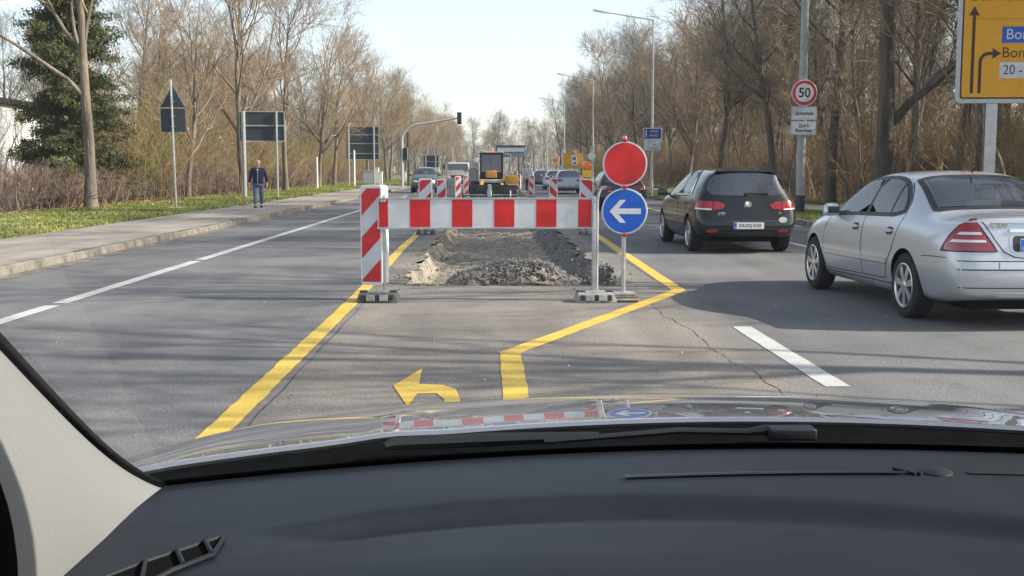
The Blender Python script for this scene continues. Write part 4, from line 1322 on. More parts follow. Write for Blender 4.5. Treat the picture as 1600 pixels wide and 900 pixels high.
def arch_cutter(ys, r, half_w, zc):
    b = MB()
    for y in ys:
        for s in (-1, 1):
            n = 40
            x0, x1 = s * (half_w - .27), s * (half_w + .2)
            vs, fs = [], []
            for x in (x0, x1):
                for k in range(n):
                    a = 2 * math.pi * k / n
                    vs.append((x, y + r * math.cos(a), zc + r * math.sin(a)))
            for k in range(n): fs.append((k, (k + 1) % n, (k + 1) % n + n, k + n))
            fs += [tuple(range(n))[::-1], tuple(range(n, 2 * n))]
            b.add(vs, fs)
    return b

def body_mesh(sts, paint, arch, level, side=None, along=None):
    bm = car_cage(sts)
    cr = bm.edges.layers.float.new('crease_edge')
    for e in bm.edges:
        if abs(e.verts[0].co.z - sts[3]['zb']) < .09 and abs(e.verts[1].co.z - sts[3]['zb']) < .09: e[cr] = .35
    y_end = sts[0]['y'] + .35
    for e in bm.edges:
        if e.is_manifold and all(v.co.y < y_end for v in e.verts) and abs(e.verts[0].co.z - e.verts[1].co.z) < .06:
            if all(v.co.z > sts[0]['T'][0][1] - .03 for v in e.verts) and all(abs(v.co.y - sts[0]['y'] - sts[0]['dy'][5]) < .13 for v in e.verts): e[cr] = .55
    me = bpy.data.meshes.new('body'); bm.to_mesh(me); bm.free()
    me.materials.append(paint)
    o = bpy.data.objects.new('body_tmp', me); col.objects.link(o)
    md = o.modifiers.new('s', 'SUBSURF'); md.levels = level; md.render_levels = level
    dg = bpy.context.evaluated_depsgraph_get()
    smooth = bpy.data.meshes.new_from_object(o.evaluated_get(dg))
    bvh = BVHTree.FromPolygons([v.co.copy() for v in smooth.vertices], [tuple(p.vertices) for p in smooth.polygons])
    cut = arch_cutter(*arch).build('cut_tmp', M['well'])
    bo = o.modifiers.new('b', 'BOOLEAN'); bo.object = cut; bo.operation = 'DIFFERENCE'; bo.solver = 'EXACT'
    try: bo.material_mode = 'TRANSFER'
    except Exception: pass
    tmp = []
    # hollow cabin: one opening from side to side, one from rear window to windscreen
    if side:
        for outl, pl, a, c in ((side, 'YZ', -1.2, 1.2), (along, 'XZ', -.3, 3.6)):
            b = MB(); b.prism(outl, a, c, pl); k = b.build('cabin_tmp', M['seat']); tmp.append(k)
            m2 = o.modifiers.new('c', 'BOOLEAN'); m2.object = k; m2.operation = 'DIFFERENCE'; m2.solver = 'EXACT'
            try: m2.material_mode = 'TRANSFER'
            except Exception: pass
    dg = bpy.context.evaluated_depsgraph_get()
    res = bpy.data.meshes.new_from_object(o.evaluated_get(dg))
    for ob in [o, cut] + tmp: bpy.data.objects.remove(ob)
    res.polygons.foreach_set("use_smooth", [True] * len(res.polygons))
    res.set_sharp_from_angle(angle=R(38))
    res.name = 'body'
    return res, bvh

def chaikin(P, it=2):
    for _ in range(it):
        Q = []
        for i in range(len(P)):
            a, b = P[i], P[(i + 1) % len(P)]
            Q += [(a[0] * .75 + b[0] * .25, a[1] * .75 + b[1] * .25), (a[0] * .25 + b[0] * .75, a[1] * .25 + b[1] * .75)]
        P = Q
    return P

class Proj:
    """projects 2D outlines onto the car body from outside along a direction"""
    def __init__(self, bvh, d, u, o=Vector((0, 2.2, 0)), far=6.0):
        self.bvh, self.d, self.u, self.w = bvh, Vector(d).normalized(), Vector(u).normalized(), None
        self.v = Vector((0, 0, 1)); self.far = far
        self.v = (self.v - self.d * self.v.dot(self.d)).normalized()
    def hit(self, a, b, off):
        base = self.u * a + self.v * b
        o = base - self.d * self.far
        p, n, _, _ = self.bvh.ray_cast(o, self.d)
        if p is None:
            mid = base + self.d * (Vector((0, 2.2, 0)).dot(self.d) - base.dot(self.d))
            p, n, _, _ = self.bvh.find_nearest(mid)
        if n.dot(self.d) > 0: n = -n
        return p + n * off, n

def decal(name, proj, outline, m, parent, off=.003, thick=.006, grid=.06, smooth=True):
    xs = [p[0] for p in outline]; zs = [p[1] for p in outline]
    x0, z0 = min(xs), min(zs)
    nx = max(1, math.ceil((max(xs) - x0) / grid)); nz = max(1, math.ceil((max(zs) - z0) / grid))
    idx, V, Nn, F = {}, [], [], []
    for i in range(nx):
        for j in range(nz):
            q = clip_rect(list(outline), x0 + i * grid, z0 + j * grid, x0 + (i + 1) * grid, z0 + (j + 1) * grid)
            f = []
            for a, b in q:
                k = (round(a, 4), round(b, 4))
                if k not in idx:
                    p, n = proj.hit(a, b, off); idx[k] = len(V); V.append(p); Nn.append(n)
                if not f or f[-1] != idx[k]: f.append(idx[k])
            if len(f) > 2 and f[0] == f[-1]: f.pop()
            if len(f) > 2 and len(set(f)) == len(f): F.append(f)
    bm = bmesh.new(); vs = [bm.verts.new(p) for p in V]
    for f in F:
        try: bm.faces.new([vs[i] for i in f])
        except ValueError: pass
    bm.verts.index_update()
    be = [e for e in bm.edges if len(e.link_faces) == 1]
    mp = {}
    if thick:
        for e in be:
            for v in e.verts:
                if v.index not in mp: mp[v.index] = bm.verts.new(v.co - Nn[v.index] * thick)
        for e in be:
            a, b = e.verts
            try: bm.faces.new((a, b, mp[b.index], mp[a.index]))
            except ValueError: pass
    bmesh.ops.recalc_face_normals(bm, faces=bm.faces)
    # outward: compare with projection direction
    s = sum((f.normal.dot(proj.d) * f.calc_area() for f in bm.faces), 0)
    if s > 0: bmesh.ops.reverse_faces(bm, faces=bm.faces)
    me = bpy.data.meshes.new(name); bm.to_mesh(me); bm.free()
    me.polygons.foreach_set("use_smooth", [True] * len(me.polygons)); me.set_sharp_from_angle(angle=R(50))
    me.materials.append(m)
    return link(bpy.data.objects.new(name, me), parent)

def line(name, proj, pts, w, m, parent, off=.004, seg=.05, closed=False):
    P = list(pts) + ([pts[0]] if closed else [])
    Q = []
    for a, b in zip(P, P[1:]):
        n = max(1, int(math.hypot(b[0] - a[0], b[1] - a[1]) / seg))
        for i in range(n): Q.append((a[0] + (b[0] - a[0]) * i / n, a[1] + (b[1] - a[1]) * i / n))
    Q.append(P[-1])
    V, F = [], []
    for i, q in enumerate(Q):
        a, b = Q[max(0, i - 1)], Q[min(len(Q) - 1, i + 1)]
        dx, dz = b[0] - a[0], b[1] - a[1]; l = math.hypot(dx, dz) or 1
        nx, nz = -dz / l * w / 2, dx / l * w / 2
        V += [proj.hit(q[0] + nx, q[1] + nz, off)[0], proj.hit(q[0] - nx, q[1] - nz, off)[0]]
        if i: F.append((2 * i - 2, 2 * i - 1, 2 * i + 1, 2 * i))
    return mesh_np(name, [tuple(v) for v in V], F, m, parent)

def wheel(parent, x, y, r, w, side, spokes=7, rim_m='alloy'):
    """tyre with rim, hub and spokes; side -1 left, 1 right"""
    b = MB(); k = side
    prof = [(r * .66, -w / 2), (r * .90, -w / 2), (r * .97, -w * .42), (r, -w * .3), (r, w * .3), (r * .97, w * .42), (r * .90, w / 2), (r * .66, w / 2), (r * .64, 0), (r * .66, -w / 2)]
    b.lathe([(a, h * k) for a, h in prof], 40, 'X')
    t = b.build('wheel', M['tyre'], parent, smooth=True, angle=30); t.location = (x, y, r)
    q = MB(); e = k * w / 2
    q.lathe([(r * .69, e * .2), (r * .69, e * 1.0), (r * .655, e * 1.04), (r * .61, e * .9), (r * .60, e * .4)], 40, 'X')
    q.lathe([(.001, e * 1.0), (r * .10, e * .99), (r * .17, e * .88), (r * .19, e * .55)], 24, 'X')
    for i in range(spokes):
        a = 2 * math.pi * i / spokes + .2
        ca, sa = math.cos(a), math.sin(a)
        def P(rad, off, xx):
            return (xx, rad * ca - off * sa, rad * sa + off * ca)
        w0, w1 = r * .075, r * .115
        q.add([P(r * .12, -w0, e * .93), P(r * .12, w0, e * .93), P(r * .63, w1, e * .93), P(r * .63, -w1, e * .93),
               P(r * .12, -w0, e * .55), P(r * .12, w0, e * .55), P(r * .63, w1, e * .55), P(r * .63, -w1, e * .55)],
              [(0, 1, 2, 3), (7, 6, 5, 4), (0, 4, 5, 1), (1, 5, 6, 2), (2, 6, 7, 3), (3, 7, 4, 0)])
    q.build('rim', M[rim_m], t, smooth=True, angle=30)
    d = MB(); d.lathe([(.001, e * .3), (r * .62, e * .3)], 32, 'X'); d.build('brake_disc', M['well'], t)
    return t

def plate(parent, s, x, y, z, tilt=0.0, w=.52, size=.088):
    b = MB(); b.prism(rounded(-w / 2, -.055, w / 2, .055, .012), -.006, .004); p = b.build('licence_plate', M['plate'], parent)
    p.location = (x, y, z); p.rotation_euler = (tilt, 0, 0)
    b = MB(); b.box((-w / 2 + .026, -.0075, 0), (.045, .003, .10)); b.build('country_band', M['blue_foil'], p)
    text('country_letter', "D", .035, M['white_foil'], (-w / 2 + .026, -.0095, -.025), parent=p)
    text('plate_number', s, size, M['black_print'], (.02, -.008, 0), parent=p, squash=.80, bold=.002)
    return p

def mirror_pod(parent, side, x, y, z, paint):
    b = MB(); b.box((0, 0, 0), (.20, .13, .14), taper=(.85, .8)); o = b.build('wing_mirror', paint, parent, bevel=.055, seg=4, smooth=True)
    o.location = (x + side * .12, y, z)
    b = MB(); b.box((0, -.066, 0), (.13, .006, .075)); b.build('mirror_glass', M['car_glass'], o, bevel=.002)
    b = MB(); b.box((-side * .10, .01, -.045), (.12, .05, .035)); b.build('mirror_arm', M['black_plastic'], o, bevel=.01)
    return o

def handle(parent, proj, a, z, m, w=.19):
    o = decal('handle', proj, chaikin([(a - w / 2, z - .016), (a + w / 2, z - .018), (a + w / 2, z + .018), (a - w / 2, z + .016)], 1), m, parent, off=.026, thick=.024, grid=.05)
    return o

def cabin(t, yf, yr, zb, w=.36):
    """seats and headrests seen through the windows"""
    for s in (-1, 1):
        b = MB(); b.box((s * w, yf, zb + .03), (.46, .14, .20), taper=(.82, .7)); o = b.build('seat_back', M['seat'], t, bevel=.03, seg=2)
        b = MB(); b.box((s * w, yf - .01, zb + .20), (.25, .09, .15), taper=(.85, .8)); b.build('headrest', M['seat'], o, bevel=.03, seg=2)
        b = MB(); b.box((s * w, yr, zb + .07), (.24, .09, .13), taper=(.85, .8)); b.build('rear_headrest', M['seat'], t, bevel=.03, seg=2)
    b = MB(); b.box((0, yr + .02, zb - .0), (1.15, .16, .06)); b.build('rear_shelf', M['seat'], t, bevel=.02)
    b = MB(); b.box((0, yf + .95, zb + .0), (1.2, .25, .06)); b.build('dashboard', M['seat'], t, bevel=.02)
    b = MB(); b.box((0, yf + .62, zb + .26), (.22, .03, .06)); b.build('inside_mirror', M['black_plastic'], t, bevel=.01)

def projs(bvh):
    return dict(L=Proj(bvh, (1, 0, 0), (0, 1, 0)), R=Proj(bvh, (-1, 0, 0), (0, 1, 0)), B=Proj(bvh, (0, 1, 0), (1, 0, 0)), F=Proj(bvh, (0, -1, 0), (1, 0, 0)))

# ---------------------------------- the saloon
def sed_stations():
    Sd = [(.80, .26), (.862, .46), (.872, .66), (.850, .87)]
    return [
        station(0.0, .29, .62, [(.70, .33), (.765, .48), (.765, .65), (.735, .86)], [(.66, .985), (.46, 1.005), (.23, 1.015), (0, 1.02)], dy=(.10, .02, -.01, .02, .05, .07), bulge=.05),
        station(.15, .27, .66, [(.78, .31), (.845, .48), (.852, .66), (.825, .87)], [(.72, .98), (.50, 1.01), (.25, 1.024), (0, 1.03)], bulge=.02),
        station(.45, .22, .70, Sd, [(.755, .965), (.55, 1.01), (.28, 1.028), (0, 1.032)]),
        station(.80, .20, .72, Sd, [(.78, .965), (.60, 1.02), (.33, 1.035), (0, 1.04)]),
        station(1.14, .20, .72, Sd, [(.795, .965), (.64, 1.19), (.43, 1.245), (0, 1.26)]),
        station(1.50, .20, .72, Sd, [(.80, .97), (.615, 1.345), (.42, 1.405), (0, 1.415)]),
        station(2.10, .19, .72, Sd, [(.805, .96), (.61, 1.375), (.42, 1.43), (0, 1.44)]),
        station(2.70, .19, .72, Sd, [(.805, .95), (.60, 1.34), (.42, 1.40), (0, 1.41)]),
        station(3.10, .19, .72, Sd, [(.80, .935), (.67, 1.15), (.43, 1.215), (0, 1.23)]),
        station(3.46, .19, .72, [(.80, .26), (.860, .46), (.868, .66), (.845, .85)], [(.78, .925), (.62, .985), (.35, 1.015), (0, 1.025)]),
        station(3.92, .20, .70, [(.79, .26), (.850, .46), (.855, .63), (.825, .79)], [(.75, .865), (.58, .925), (.30, .95), (0, .955)]),
        station(4.30, .22, .62, [(.72, .27), (.785, .45), (.785, .60), (.745, .70)], [(.67, .77), (.50, .82), (.26, .84), (0, .845)]),
        station(4.50, .25, .48, [(.56, .28), (.62, .43), (.62, .55), (.57, .64)], [(.50, .69), (.36, .72), (.18, .735), (0, .74)], dy=(-.06, 0, .02, .01, -.02, -.05), bulge=-.07),
    ]

def saloon():
    pm = M['paint_silver']
    t = thing('silver_saloon', "silver four door saloon car nearest on the right, cut by the photo's right edge", 'car', (4.92, 9.77, 0), R(2.2))
    side = [(1.30, 1.0), (2.1, .985), (3.09, .96), (3.0, 1.03), (2.8, 1.17), (2.64, 1.26), (2.54, 1.30), (2.15, 1.328), (1.86, 1.328), (1.64, 1.292), (1.475, 1.218), (1.345, 1.11)]
    res, bvh = body_mesh(sed_stations(), pm, ((1.03, 3.745), .355, .87, .325), 3, side, [(-.57, 1.075), (.57, 1.075), (.49, 1.325), (-.49, 1.325)])
    body = link(bpy.data.objects.new('body', res), t)
    P = projs(bvh)
    # side glass and doors, both sides
    rear_win = [(1.285, 1.005), (2.13, .985), (2.13, 1.333), (1.86, 1.333), (1.63, 1.297), (1.465, 1.223), (1.335, 1.115)]
    front_win = [(2.19, .983), (3.11, .957), (3.01, 1.03), (2.81, 1.175), (2.66, 1.268), (2.55, 1.305), (2.19, 1.333)]
    frame = [(1.255, .99), (2.2, .968), (3.17, .94), (3.06, 1.03), (2.85, 1.185), (2.68, 1.285), (2.56, 1.325), (2.15, 1.35), (1.85, 1.347), (1.61, 1.31), (1.44, 1.235), (1.30, 1.115)]
    for sd in ('L', 'R'):
        p = P[sd]
        fr = line('window_frame', p, chaikin(frame, 1), .040, M['black_plastic'], t, off=.005, closed=True)
        decal('door_post', p, [(2.125, .975), (2.195, .972), (2.195, 1.345), (2.125, 1.345)], M['black_plastic'], t, off=.008, thick=.05, grid=.06)
        decal('side_window', p, chaikin(rear_win, 1), M['saloon_glass'], t, off=.010, thick=.01, grid=.05)
        decal('side_window', p, chaikin(front_win, 1), M['saloon_glass'], t, off=.010, thick=.01, grid=.05)
        line('quarter_bar', p, [(1.55, .995), (1.60, 1.295)], .022, M['black_plastic'], fr, off=.013)
        door_f = [(2.165, .33), (3.30, .31), (3.40, .45), (3.34, .75), (3.24, .905), (2.165, .955)]
        door_r = [(2.145, .33), (1.56, .345), (1.45, .52), (1.33, .66), (1.26, .85), (1.24, .965), (2.145, .958)]
        df = decal('door', p, door_f, pm, t, off=.0022, grid=.09)
        dr = decal('door', p, door_r, pm, t, off=.0022, grid=.09)
        line('door_gap', p, [(2.165, .955), (2.165, .33), (3.30, .31), (3.40, .45), (3.34, .75), (3.24, .905)], .008, M['gap'], t, off=.0042)
        line('door_gap', p, [(2.145, .33), (1.56, .345), (1.45, .52), (1.33, .66), (1.25, .85), (1.215, .98), (1.265, 1.12), (1.38, 1.23), (1.50, 1.30)], .008, M['gap'], t, off=.0042)
        for a, d in ((2.36, df), (1.43, dr)):
            ho = decal('handle_bowl', p, chaikin([(a - .09, .79), (a + .09, .785), (a + .09, .865), (a - .09, .87)], 1), M['dark_steel'], d, off=.0035, grid=.05)
            handle(d, p, a, .83, pm)
        decal('side_moulding', p, [(1.47, .50), (3.36, .475), (3.36, .525), (1.47, .555)], pm, t, off=.014, thick=.013, grid=.1)
        line('moulding_gap', p, [(1.47, .494), (3.36, .469)], .007, M['gap'], t, off=.004)
        line('sill_line', p, [(1.42, .30), (3.37, .275)], .010, M['gap'], t, off=.0035)
        line('bumper_gap', p, [(.17, .655), (.40, .652), (.62, .64)], .007, M['gap'], t, off=.004)
        s = -1 if sd == 'L' else 1
        mirror_pod(t, s, s * .78, 3.0, .985, pm)
        wheel(t, s * .755, 1.03, .318, .205, s, 7); wheel(t, s * .755, 3.745, .318, .205, s, 7)
        # tail lamps wrap round the corner
        d = Vector((-s * .55, .835, 0)); u = Vector((.835, s * .55, 0))
        q = Proj(bvh, d, u)
        out = [(-.845, .715), (-.825, .76), (-.765, .86), (-.69, .94), (-.61, .99), (-.56, .995), (-.50, .90), (-.43, .80), (-.375, .715)]
        sg = 1 if s < 0 else -1
        tl = decal('tail_lamp', q, [(a * sg, b) for a, b in out], M['lamp_red'], t, off=.006, thick=.012, grid=.05)
        for z0, z1, a0, a1 in ((.862, .885, -.705, -.515), (.795, .818, -.765, -.475)):
            decal('clear_strip', q, [(a * sg, b) for a, b in ((a0, z0), (a1 + .01, z0), (a1, z1), (a0 + .03, z1))], M['lamp_white'], tl, off=.010, thick=.006, grid=.05)
        line('lamp_seal', q, [(a * sg, b) for a, b in out], .010, M['gap'], tl, off=.007, closed=True)
    # rear glass seen from behind and above
    dg = Vector((0, .82, -.57)); q = Proj(bvh, dg, (1, 0, 0))
    def rg(x, y, z): return (x, q.v.dot(Vector((0, y, z))))
    seal = [rg(-.625, .86, 1.05), rg(-.3, .83, 1.06), rg(.3, .83, 1.06), rg(.625, .86, 1.05), rg(.53, 1.44, 1.365), rg(.3, 1.45, 1.39), rg(-.3, 1.45, 1.39), rg(-.53, 1.44, 1.365)]
    glass = [rg(-.595, .89, 1.07), rg(-.3, .86, 1.075), rg(.3, .86, 1.075), rg(.595, .89, 1.07), rg(.50, 1.41, 1.345), rg(.3, 1.42, 1.37), rg(-.3, 1.42, 1.37), rg(-.50, 1.41, 1.345)]
    line('rear_seal', q, seal, .05, M['black_plastic'], t, off=.006, closed=True)
    decal('rear_window', q, glass, M['saloon_glass'], t, off=.010, thick=.01, grid=.05)
    dg = Vector((0, -.75, -.66)); q2 = Proj(bvh, dg, (1, 0, 0))
    def wg(x, y, z): return (x, q2.v.dot(Vector((0, y, z))))
    decal('windscreen', q2, [wg(-.66, 3.35, 1.02), wg(.66, 3.35, 1.02), wg(.53, 2.76, 1.38), wg(-.53, 2.76, 1.38)], M['saloon_glass'], t, off=.005, grid=.1)
    b = P['B']
    # boot lid, plate recess, bumper
    lid = [(-.40, .712), (-.47, .80), (-.56, .97), (-.57, 1.0)]
    line('boot_gap', b, [(-.575, .975), (-.545, .945), (-.47, .82), (-.395, .715), (-.30, .668), (-.16, .652), (.16, .652), (.30, .668), (.395, .715), (.47, .82), (.545, .945), (.575, .975)], .009, M['gap'], t, off=.0042)
    decal('plate_recess', b, rounded(-.34, .705, .34, .875, .05), pm, t, off=.003, thick=.006, grid=.08)
    decal('recess_floor', b, rounded(-.315, .715, .315, .855, .035), M['dark_steel'], t, off=.004, thick=.004, grid=.08)
    decal('boot_strip', b, [(-.34, .885), (.34, .885), (.34, .915), (-.34, .915)], M['chrome'], t, off=.012, thick=.012, grid=.08)
    pz = .775; py = b.hit(0, pz, .0)[0].y
    plate(t, "M:LK 3206", 0.0, py - .016, pz, R(-4))
    decal('boot_lip', b, [(-.50, .965), (.50, .965), (.42, .988), (-.42, .988)], pm, t, off=.016, thick=.018, grid=.08)
    decal('brake_light', b, [(-.20, .968), (.20, .968), (.19, .984), (-.19, .984)], M['lamp_red'], t, off=.022, thick=.012, grid=.08)
    by = b.hit(-.46, .945, 0)[0]
    text('badge', "C 220", .06, M['chrome'], (-.43, by.y - .014, .945), parent=t, bold=.002)
    for z in (.555, .632):
        line('bumper_line', b, [(-.78, z), (-.5, z), (0, z), (.5, z), (.78, z)], .009, M['gap'], t, off=.0035)
    decal('bumper_strip', b, [(-.74, .565), (.74, .565), (.74, .622), (-.74, .622)], pm, t, off=.012, thick=.012, grid=.08)
    line('strip_joint', b, [(-.44, .565), (-.44, .622)], .006, M['gap'], t, off=.0135)
    line('bumper_step', b, [(-.76, .395), (0, .395), (.76, .395)], .008, M['gap'], t, off=.003)
    decal('lower_lip', b, [(-.42, .318), (.42, .318), (.46, .352), (-.46, .352)], pm, t, off=.014, thick=.02, grid=.08)
    x = MB(); x.tube([(-.30, .45, .27), (.30, .45, .27)], .085, 12); x.build('silencer', M['dark_steel'], t, smooth=True)
    x = MB(); x.box((0, 1.2, .24), (1.2, 2.0, .12)); x.build('underbody', M['well'], t)
    # aerial and roof seams
    a = MB(); a.tube([(-.02, 1.45, 1.41), (-.02, 1.38, 1.47)], .008, 6); a.build('aerial', M['black_plastic'], t)
    cabin(t, 2.0, 1.34, 1.0)
    # front lamps and grille
    f = P['F']
    for s in (-1, 1):
        decal('headlamp', f, chaikin([(s * .40, .60), (s * .66, .60), (s * .70, .68), (s * .42, .70)] if s > 0 else [(s * .66, .60), (s * .40, .60), (s * .42, .70), (s * .70, .68)], 1), M['lamp_white'], t, off=.008, grid=.06)
    decal('grille', f, [(-.3, .56), (.3, .56), (.34, .69), (-.34, .69)], M['black_plastic'], t, off=.006, grid=.08)
    return t
saloon()

# ---------------------------------- hatchbacks
def hatch_stations():
    Sd = [(.82, .25), (.885, .44), (.898, .64), (.875, .90)]
    return [
        station(0.0, .30, .60, [(.72, .34), (.815, .46), (.83, .66), (.80, .94)], [(.745, 1.05), (.615, 1.365), (.38, 1.415), (0, 1.43)], dy=(.10, .02, -.02, .03, .11, .30), bulge=.07),
        station(.16, .27, .66, [(.80, .31), (.875, .46), (.885, .66), (.855, .93)], [(.795, 1.04), (.63, 1.39), (.39, 1.43), (0, 1.443)], dy=(0, 0, 0, 0, .10, .25), bulge=.03),
        station(.55, .22, .72, Sd, [(.83, 1.0), (.65, 1.39), (.43, 1.44), (0, 1.452)], dy=(0, 0, 0, 0, 0, .12)),
        station(1.0, .20, .74, Sd, [(.83, .985), (.645, 1.395), (.44, 1.452), (0, 1.464)]),
        station(1.6, .19, .74, Sd, [(.83, .975), (.65, 1.405), (.44, 1.462), (0, 1.474)]),
        station(2.15, .19, .74, Sd, [(.83, .965), (.64, 1.385), (.43, 1.445), (0, 1.457)]),
        station(2.55, .19, .74, Sd, [(.83, .955), (.63, 1.31), (.42, 1.375), (0, 1.388)]),
        station(3.0, .19, .74, Sd, [(.825, .945), (.69, 1.11), (.45, 1.18), (0, 1.195)]),
        station(3.32, .19, .74, [(.82, .25), (.88, .44), (.892, .64), (.868, .87)], [(.80, .935), (.64, .995), (.36, 1.03), (0, 1.04)]),
        station(3.72, .20, .70, [(.80, .25), (.87, .44), (.875, .62), (.84, .80)], [(.77, .87), (.58, .93), (.30, .955), (0, .96)]),
        station(4.05, .22, .62, [(.73, .26), (.80, .43), (.80, .58), (.76, .70)], [(.68, .77), (.50, .815), (.26, .835), (0, .84)]),
        station(4.24, .25, .48, [(.56, .28), (.64, .41), (.64, .53), (.60, .63)], [(.52, .68), (.38, .71), (.18, .725), (0, .73)], dy=(-.06, 0, .02, .01, -.02, -.05), bulge=-.06),
    ]

def hatch(name, label, cat, paint, loc, rz, num, level=2, detail=1, scale=(1, 1, 1), front=False, group=None, sparse=False):
    pm = M[paint]
    t = thing(name, label, cat, loc, rz, group)
    t.scale = scale
    side = [(.95, 1.035), (1.65, 1.022), (3.0, .985), (2.88, 1.07), (2.69, 1.19), (2.47, 1.30), (2.28, 1.355), (1.69, 1.375), (1.22, 1.365), (1.08, 1.30), (.99, 1.16)]
    res, bvh = body_mesh(hatch_stations(), pm, ((.76, 3.395), .352, .895, .325), level, side, [(-.62, 1.06), (.62, 1.06), (.52, 1.335), (-.52, 1.335)])
    cabin(t, 1.85, .95, 1.03)
    link(bpy.data.objects.new('body', res), t)
    P = projs(bvh)
    frame = [(.72, 1.00), (1.9, .985), (3.12, .945), (3.0, 1.06), (2.78, 1.20), (2.52, 1.33), (2.30, 1.392), (1.7, 1.415), (1.15, 1.405), (.88, 1.30), (.78, 1.16)]
    rear_w = [(.93, 1.02), (1.62, 1.005), (1.62, 1.388), (1.20, 1.378), (1.06, 1.31), (.97, 1.16)]
    quart = [(.76, 1.02), (.91, 1.02), (.96, 1.18), (1.03, 1.32), (.93, 1.28), (.82, 1.15)]
    front_w = [(1.69, 1.003), (3.02, .968), (2.90, 1.07), (2.70, 1.20), (2.48, 1.31), (2.28, 1.368), (1.69, 1.388)]
    for sd in ('L', 'R'):
        p = P[sd]; s = -1 if sd == 'L' else 1
        line('window_frame', p, chaikin(frame, 1), .05, M['black_plastic'], t, off=.005, closed=True)
        decal('door_post', p, [(1.60, .995), (1.71, .993), (1.71, 1.39), (1.60, 1.392)], M['black_plastic'], t, off=.007, thick=.04, grid=.1)
        decal('side_window', p, chaikin(rear_w, 1), M['saloon_glass'], t, off=.009, grid=.1)
        decal('side_window', p, chaikin(front_w, 1), M['saloon_glass'], t, off=.009, grid=.1)
        if detail:
            decal('quarter_window', p, chaikin(quart, 1), M['car_glass'], t, off=.006, grid=.1)
            df = decal('door', p, [(1.67, .33), (2.86, .31), (2.98, .45), (2.95, .75), (3.05, .915), (1.67, .97)], pm, t, off=.002, grid=.1)
            dr = decal('door', p, [(1.645, .33), (1.28, .345), (1.17, .52), (1.02, .66), (.92, .85), (.90, .985), (1.645, .97)], pm, t, off=.002, grid=.1)
            line('door_gap', p, [(1.66, .97), (1.66, .33), (2.86, .31), (2.98, .45), (2.95, .75), (3.05, .915)], .008, M['gap'], t, off=.004)
            handle(df, p, 1.86, .83, pm); handle(dr, p, 1.12, .85, pm)
            line('belt_trim', p, [(.80, 1.005), (1.9, .985), (3.02, .95)], .012, M['chrome'], t, off=.008)
        mirror_pod(t, s, s * .85, 2.92, 1.02, pm)
        wheel(t, s * .775, .76, .318, .21, s, 5); wheel(t, s * .775, 3.395, .318, .21, s, 5)
        d = Vector((-s * .42, .907, 0)); u = Vector((.907, s * .42, 0)); q = Proj(bvh, d, u); sg = 1 if s < 0 else -1
        out = [(-.90, .765), (-.58, .745), (-.40, .775), (-.36, .84), (-.48, .895), (-.83, .915), (-.875, .84)]
        tl = decal('tail_lamp', q, [(a * sg, b) for a, b in out], M['lamp_red'], t, off=.006, thick=.012, grid=.06)
        if detail:
            line('lamp_split', q, [(-.55 * sg, .75), (-.57 * sg, .905)], .014, M['gap'], tl, off=.008)
            decal('clear_strip', q, [(a * sg, b) for a, b in ((-.88, .768), (-.58, .752), (-.58, .772), (-.876, .79))], M['lamp_white'], tl, off=.009, thick=.004, grid=.06)
            decal('reflector', P['B'], chaikin([(s * .70, .37), (s * .50, .375), (s * .53, .425), (s * .72, .42)], 1), M['lamp_red'], t, off=.006, thick=.008, grid=.06)
        if front:
            pf = P['F']
            o = [(s * .36, .60), (s * .66, .61), (s * .72, .70), (s * .64, .735), (s * .40, .69)]
            decal('headlamp', pf, chaikin(o, 1), M['lamp_white'], t, off=.01, thick=.012, grid=.06)
    dg = Vector((0, .93, -.36)); q = Proj(bvh, dg, (1, 0, 0))
    def g(x, z, y): return (x, q.v.dot(Vector((0, y, z))))
    decal('rear_window', q, chaikin([g(-.71, 1.015, .15), g(-.3, .985, .10), g(.3, .985, .10), g(.71, 1.015, .15), g(.585, 1.36, .33), g(0, 1.375, .31), g(-.585, 1.36, .33)], 1), M['dark_glass'], t, off=.005, grid=.08)
    b = P['B']
    if detail:
        sp = MB(); sp.box((0, .29, 1.418), (1.10, .20, .03), taper=(.94, .8)); sp.build('roof_spoiler', pm, t, bevel=.012, seg=2)
        line('tailgate_gap', b, [(-.775, .93), (-.70, .72), (-.56, .60), (-.46, .56), (.46, .56), (.56, .60), (.70, .72), (.775, .93)], .010, M['gap'], t, off=.004)
        line('tailgate_lip', b, [(-.45, .565), (.50, .565)], .018, M['dark_steel'], t, off=.006)
        bd = MB(); by = b.hit(0, .845, 0)[0].y
        bd.lathe([(.050, -.012), (.062, -.012), (.064, 0)], 28, 'Y', (0, by, .845)); bd.lathe([(.001, -.006), (.05, -.006)], 28, 'Y', (0, by, .845))
        for pts in (((-.028, .042), (0, .004), (.028, .042)), ((-.044, .018), (-.02, -.044), (0, -.006), (.02, -.044), (.044, .018))):
            for a, c in zip(pts, pts[1:]):
                bd.tube([(a[0], by - .012, .845 + a[1]), (c[0], by - .012, .845 + c[1])], .005, 5)
        bd.build('badge', M['chrome'], t, smooth=True)
        y1 = b.hit(-.5, .69, 0)[0].y
        text('lettering', "GTD", .065, M['chrome'], (-.46, y1 - .012, .69), parent=t, bold=.003)
        text('lettering', "TDI", .04, M['chrome'], (.55, b.hit(.55, .70, 0)[0].y - .012, .70), parent=t, bold=.002)
        decal('sticker', b, [(.60 + .075 * math.cos(k * .35), .585 + .05 * math.sin(k * .35)) for k in range(18)], M['mast_dark'], t, off=.008, thick=.006, grid=.06)
        wy = b.hit(.1, 1.03, 0)[0].y
        w = MB(); w.box((.16, wy - .018, 1.035), (.42, .02, .028), m=None); w.box((-.02, wy - .02, 1.03), (.08, .03, .05)); w.build('rear_wiper', M['black_plastic'], t, bevel=.006)
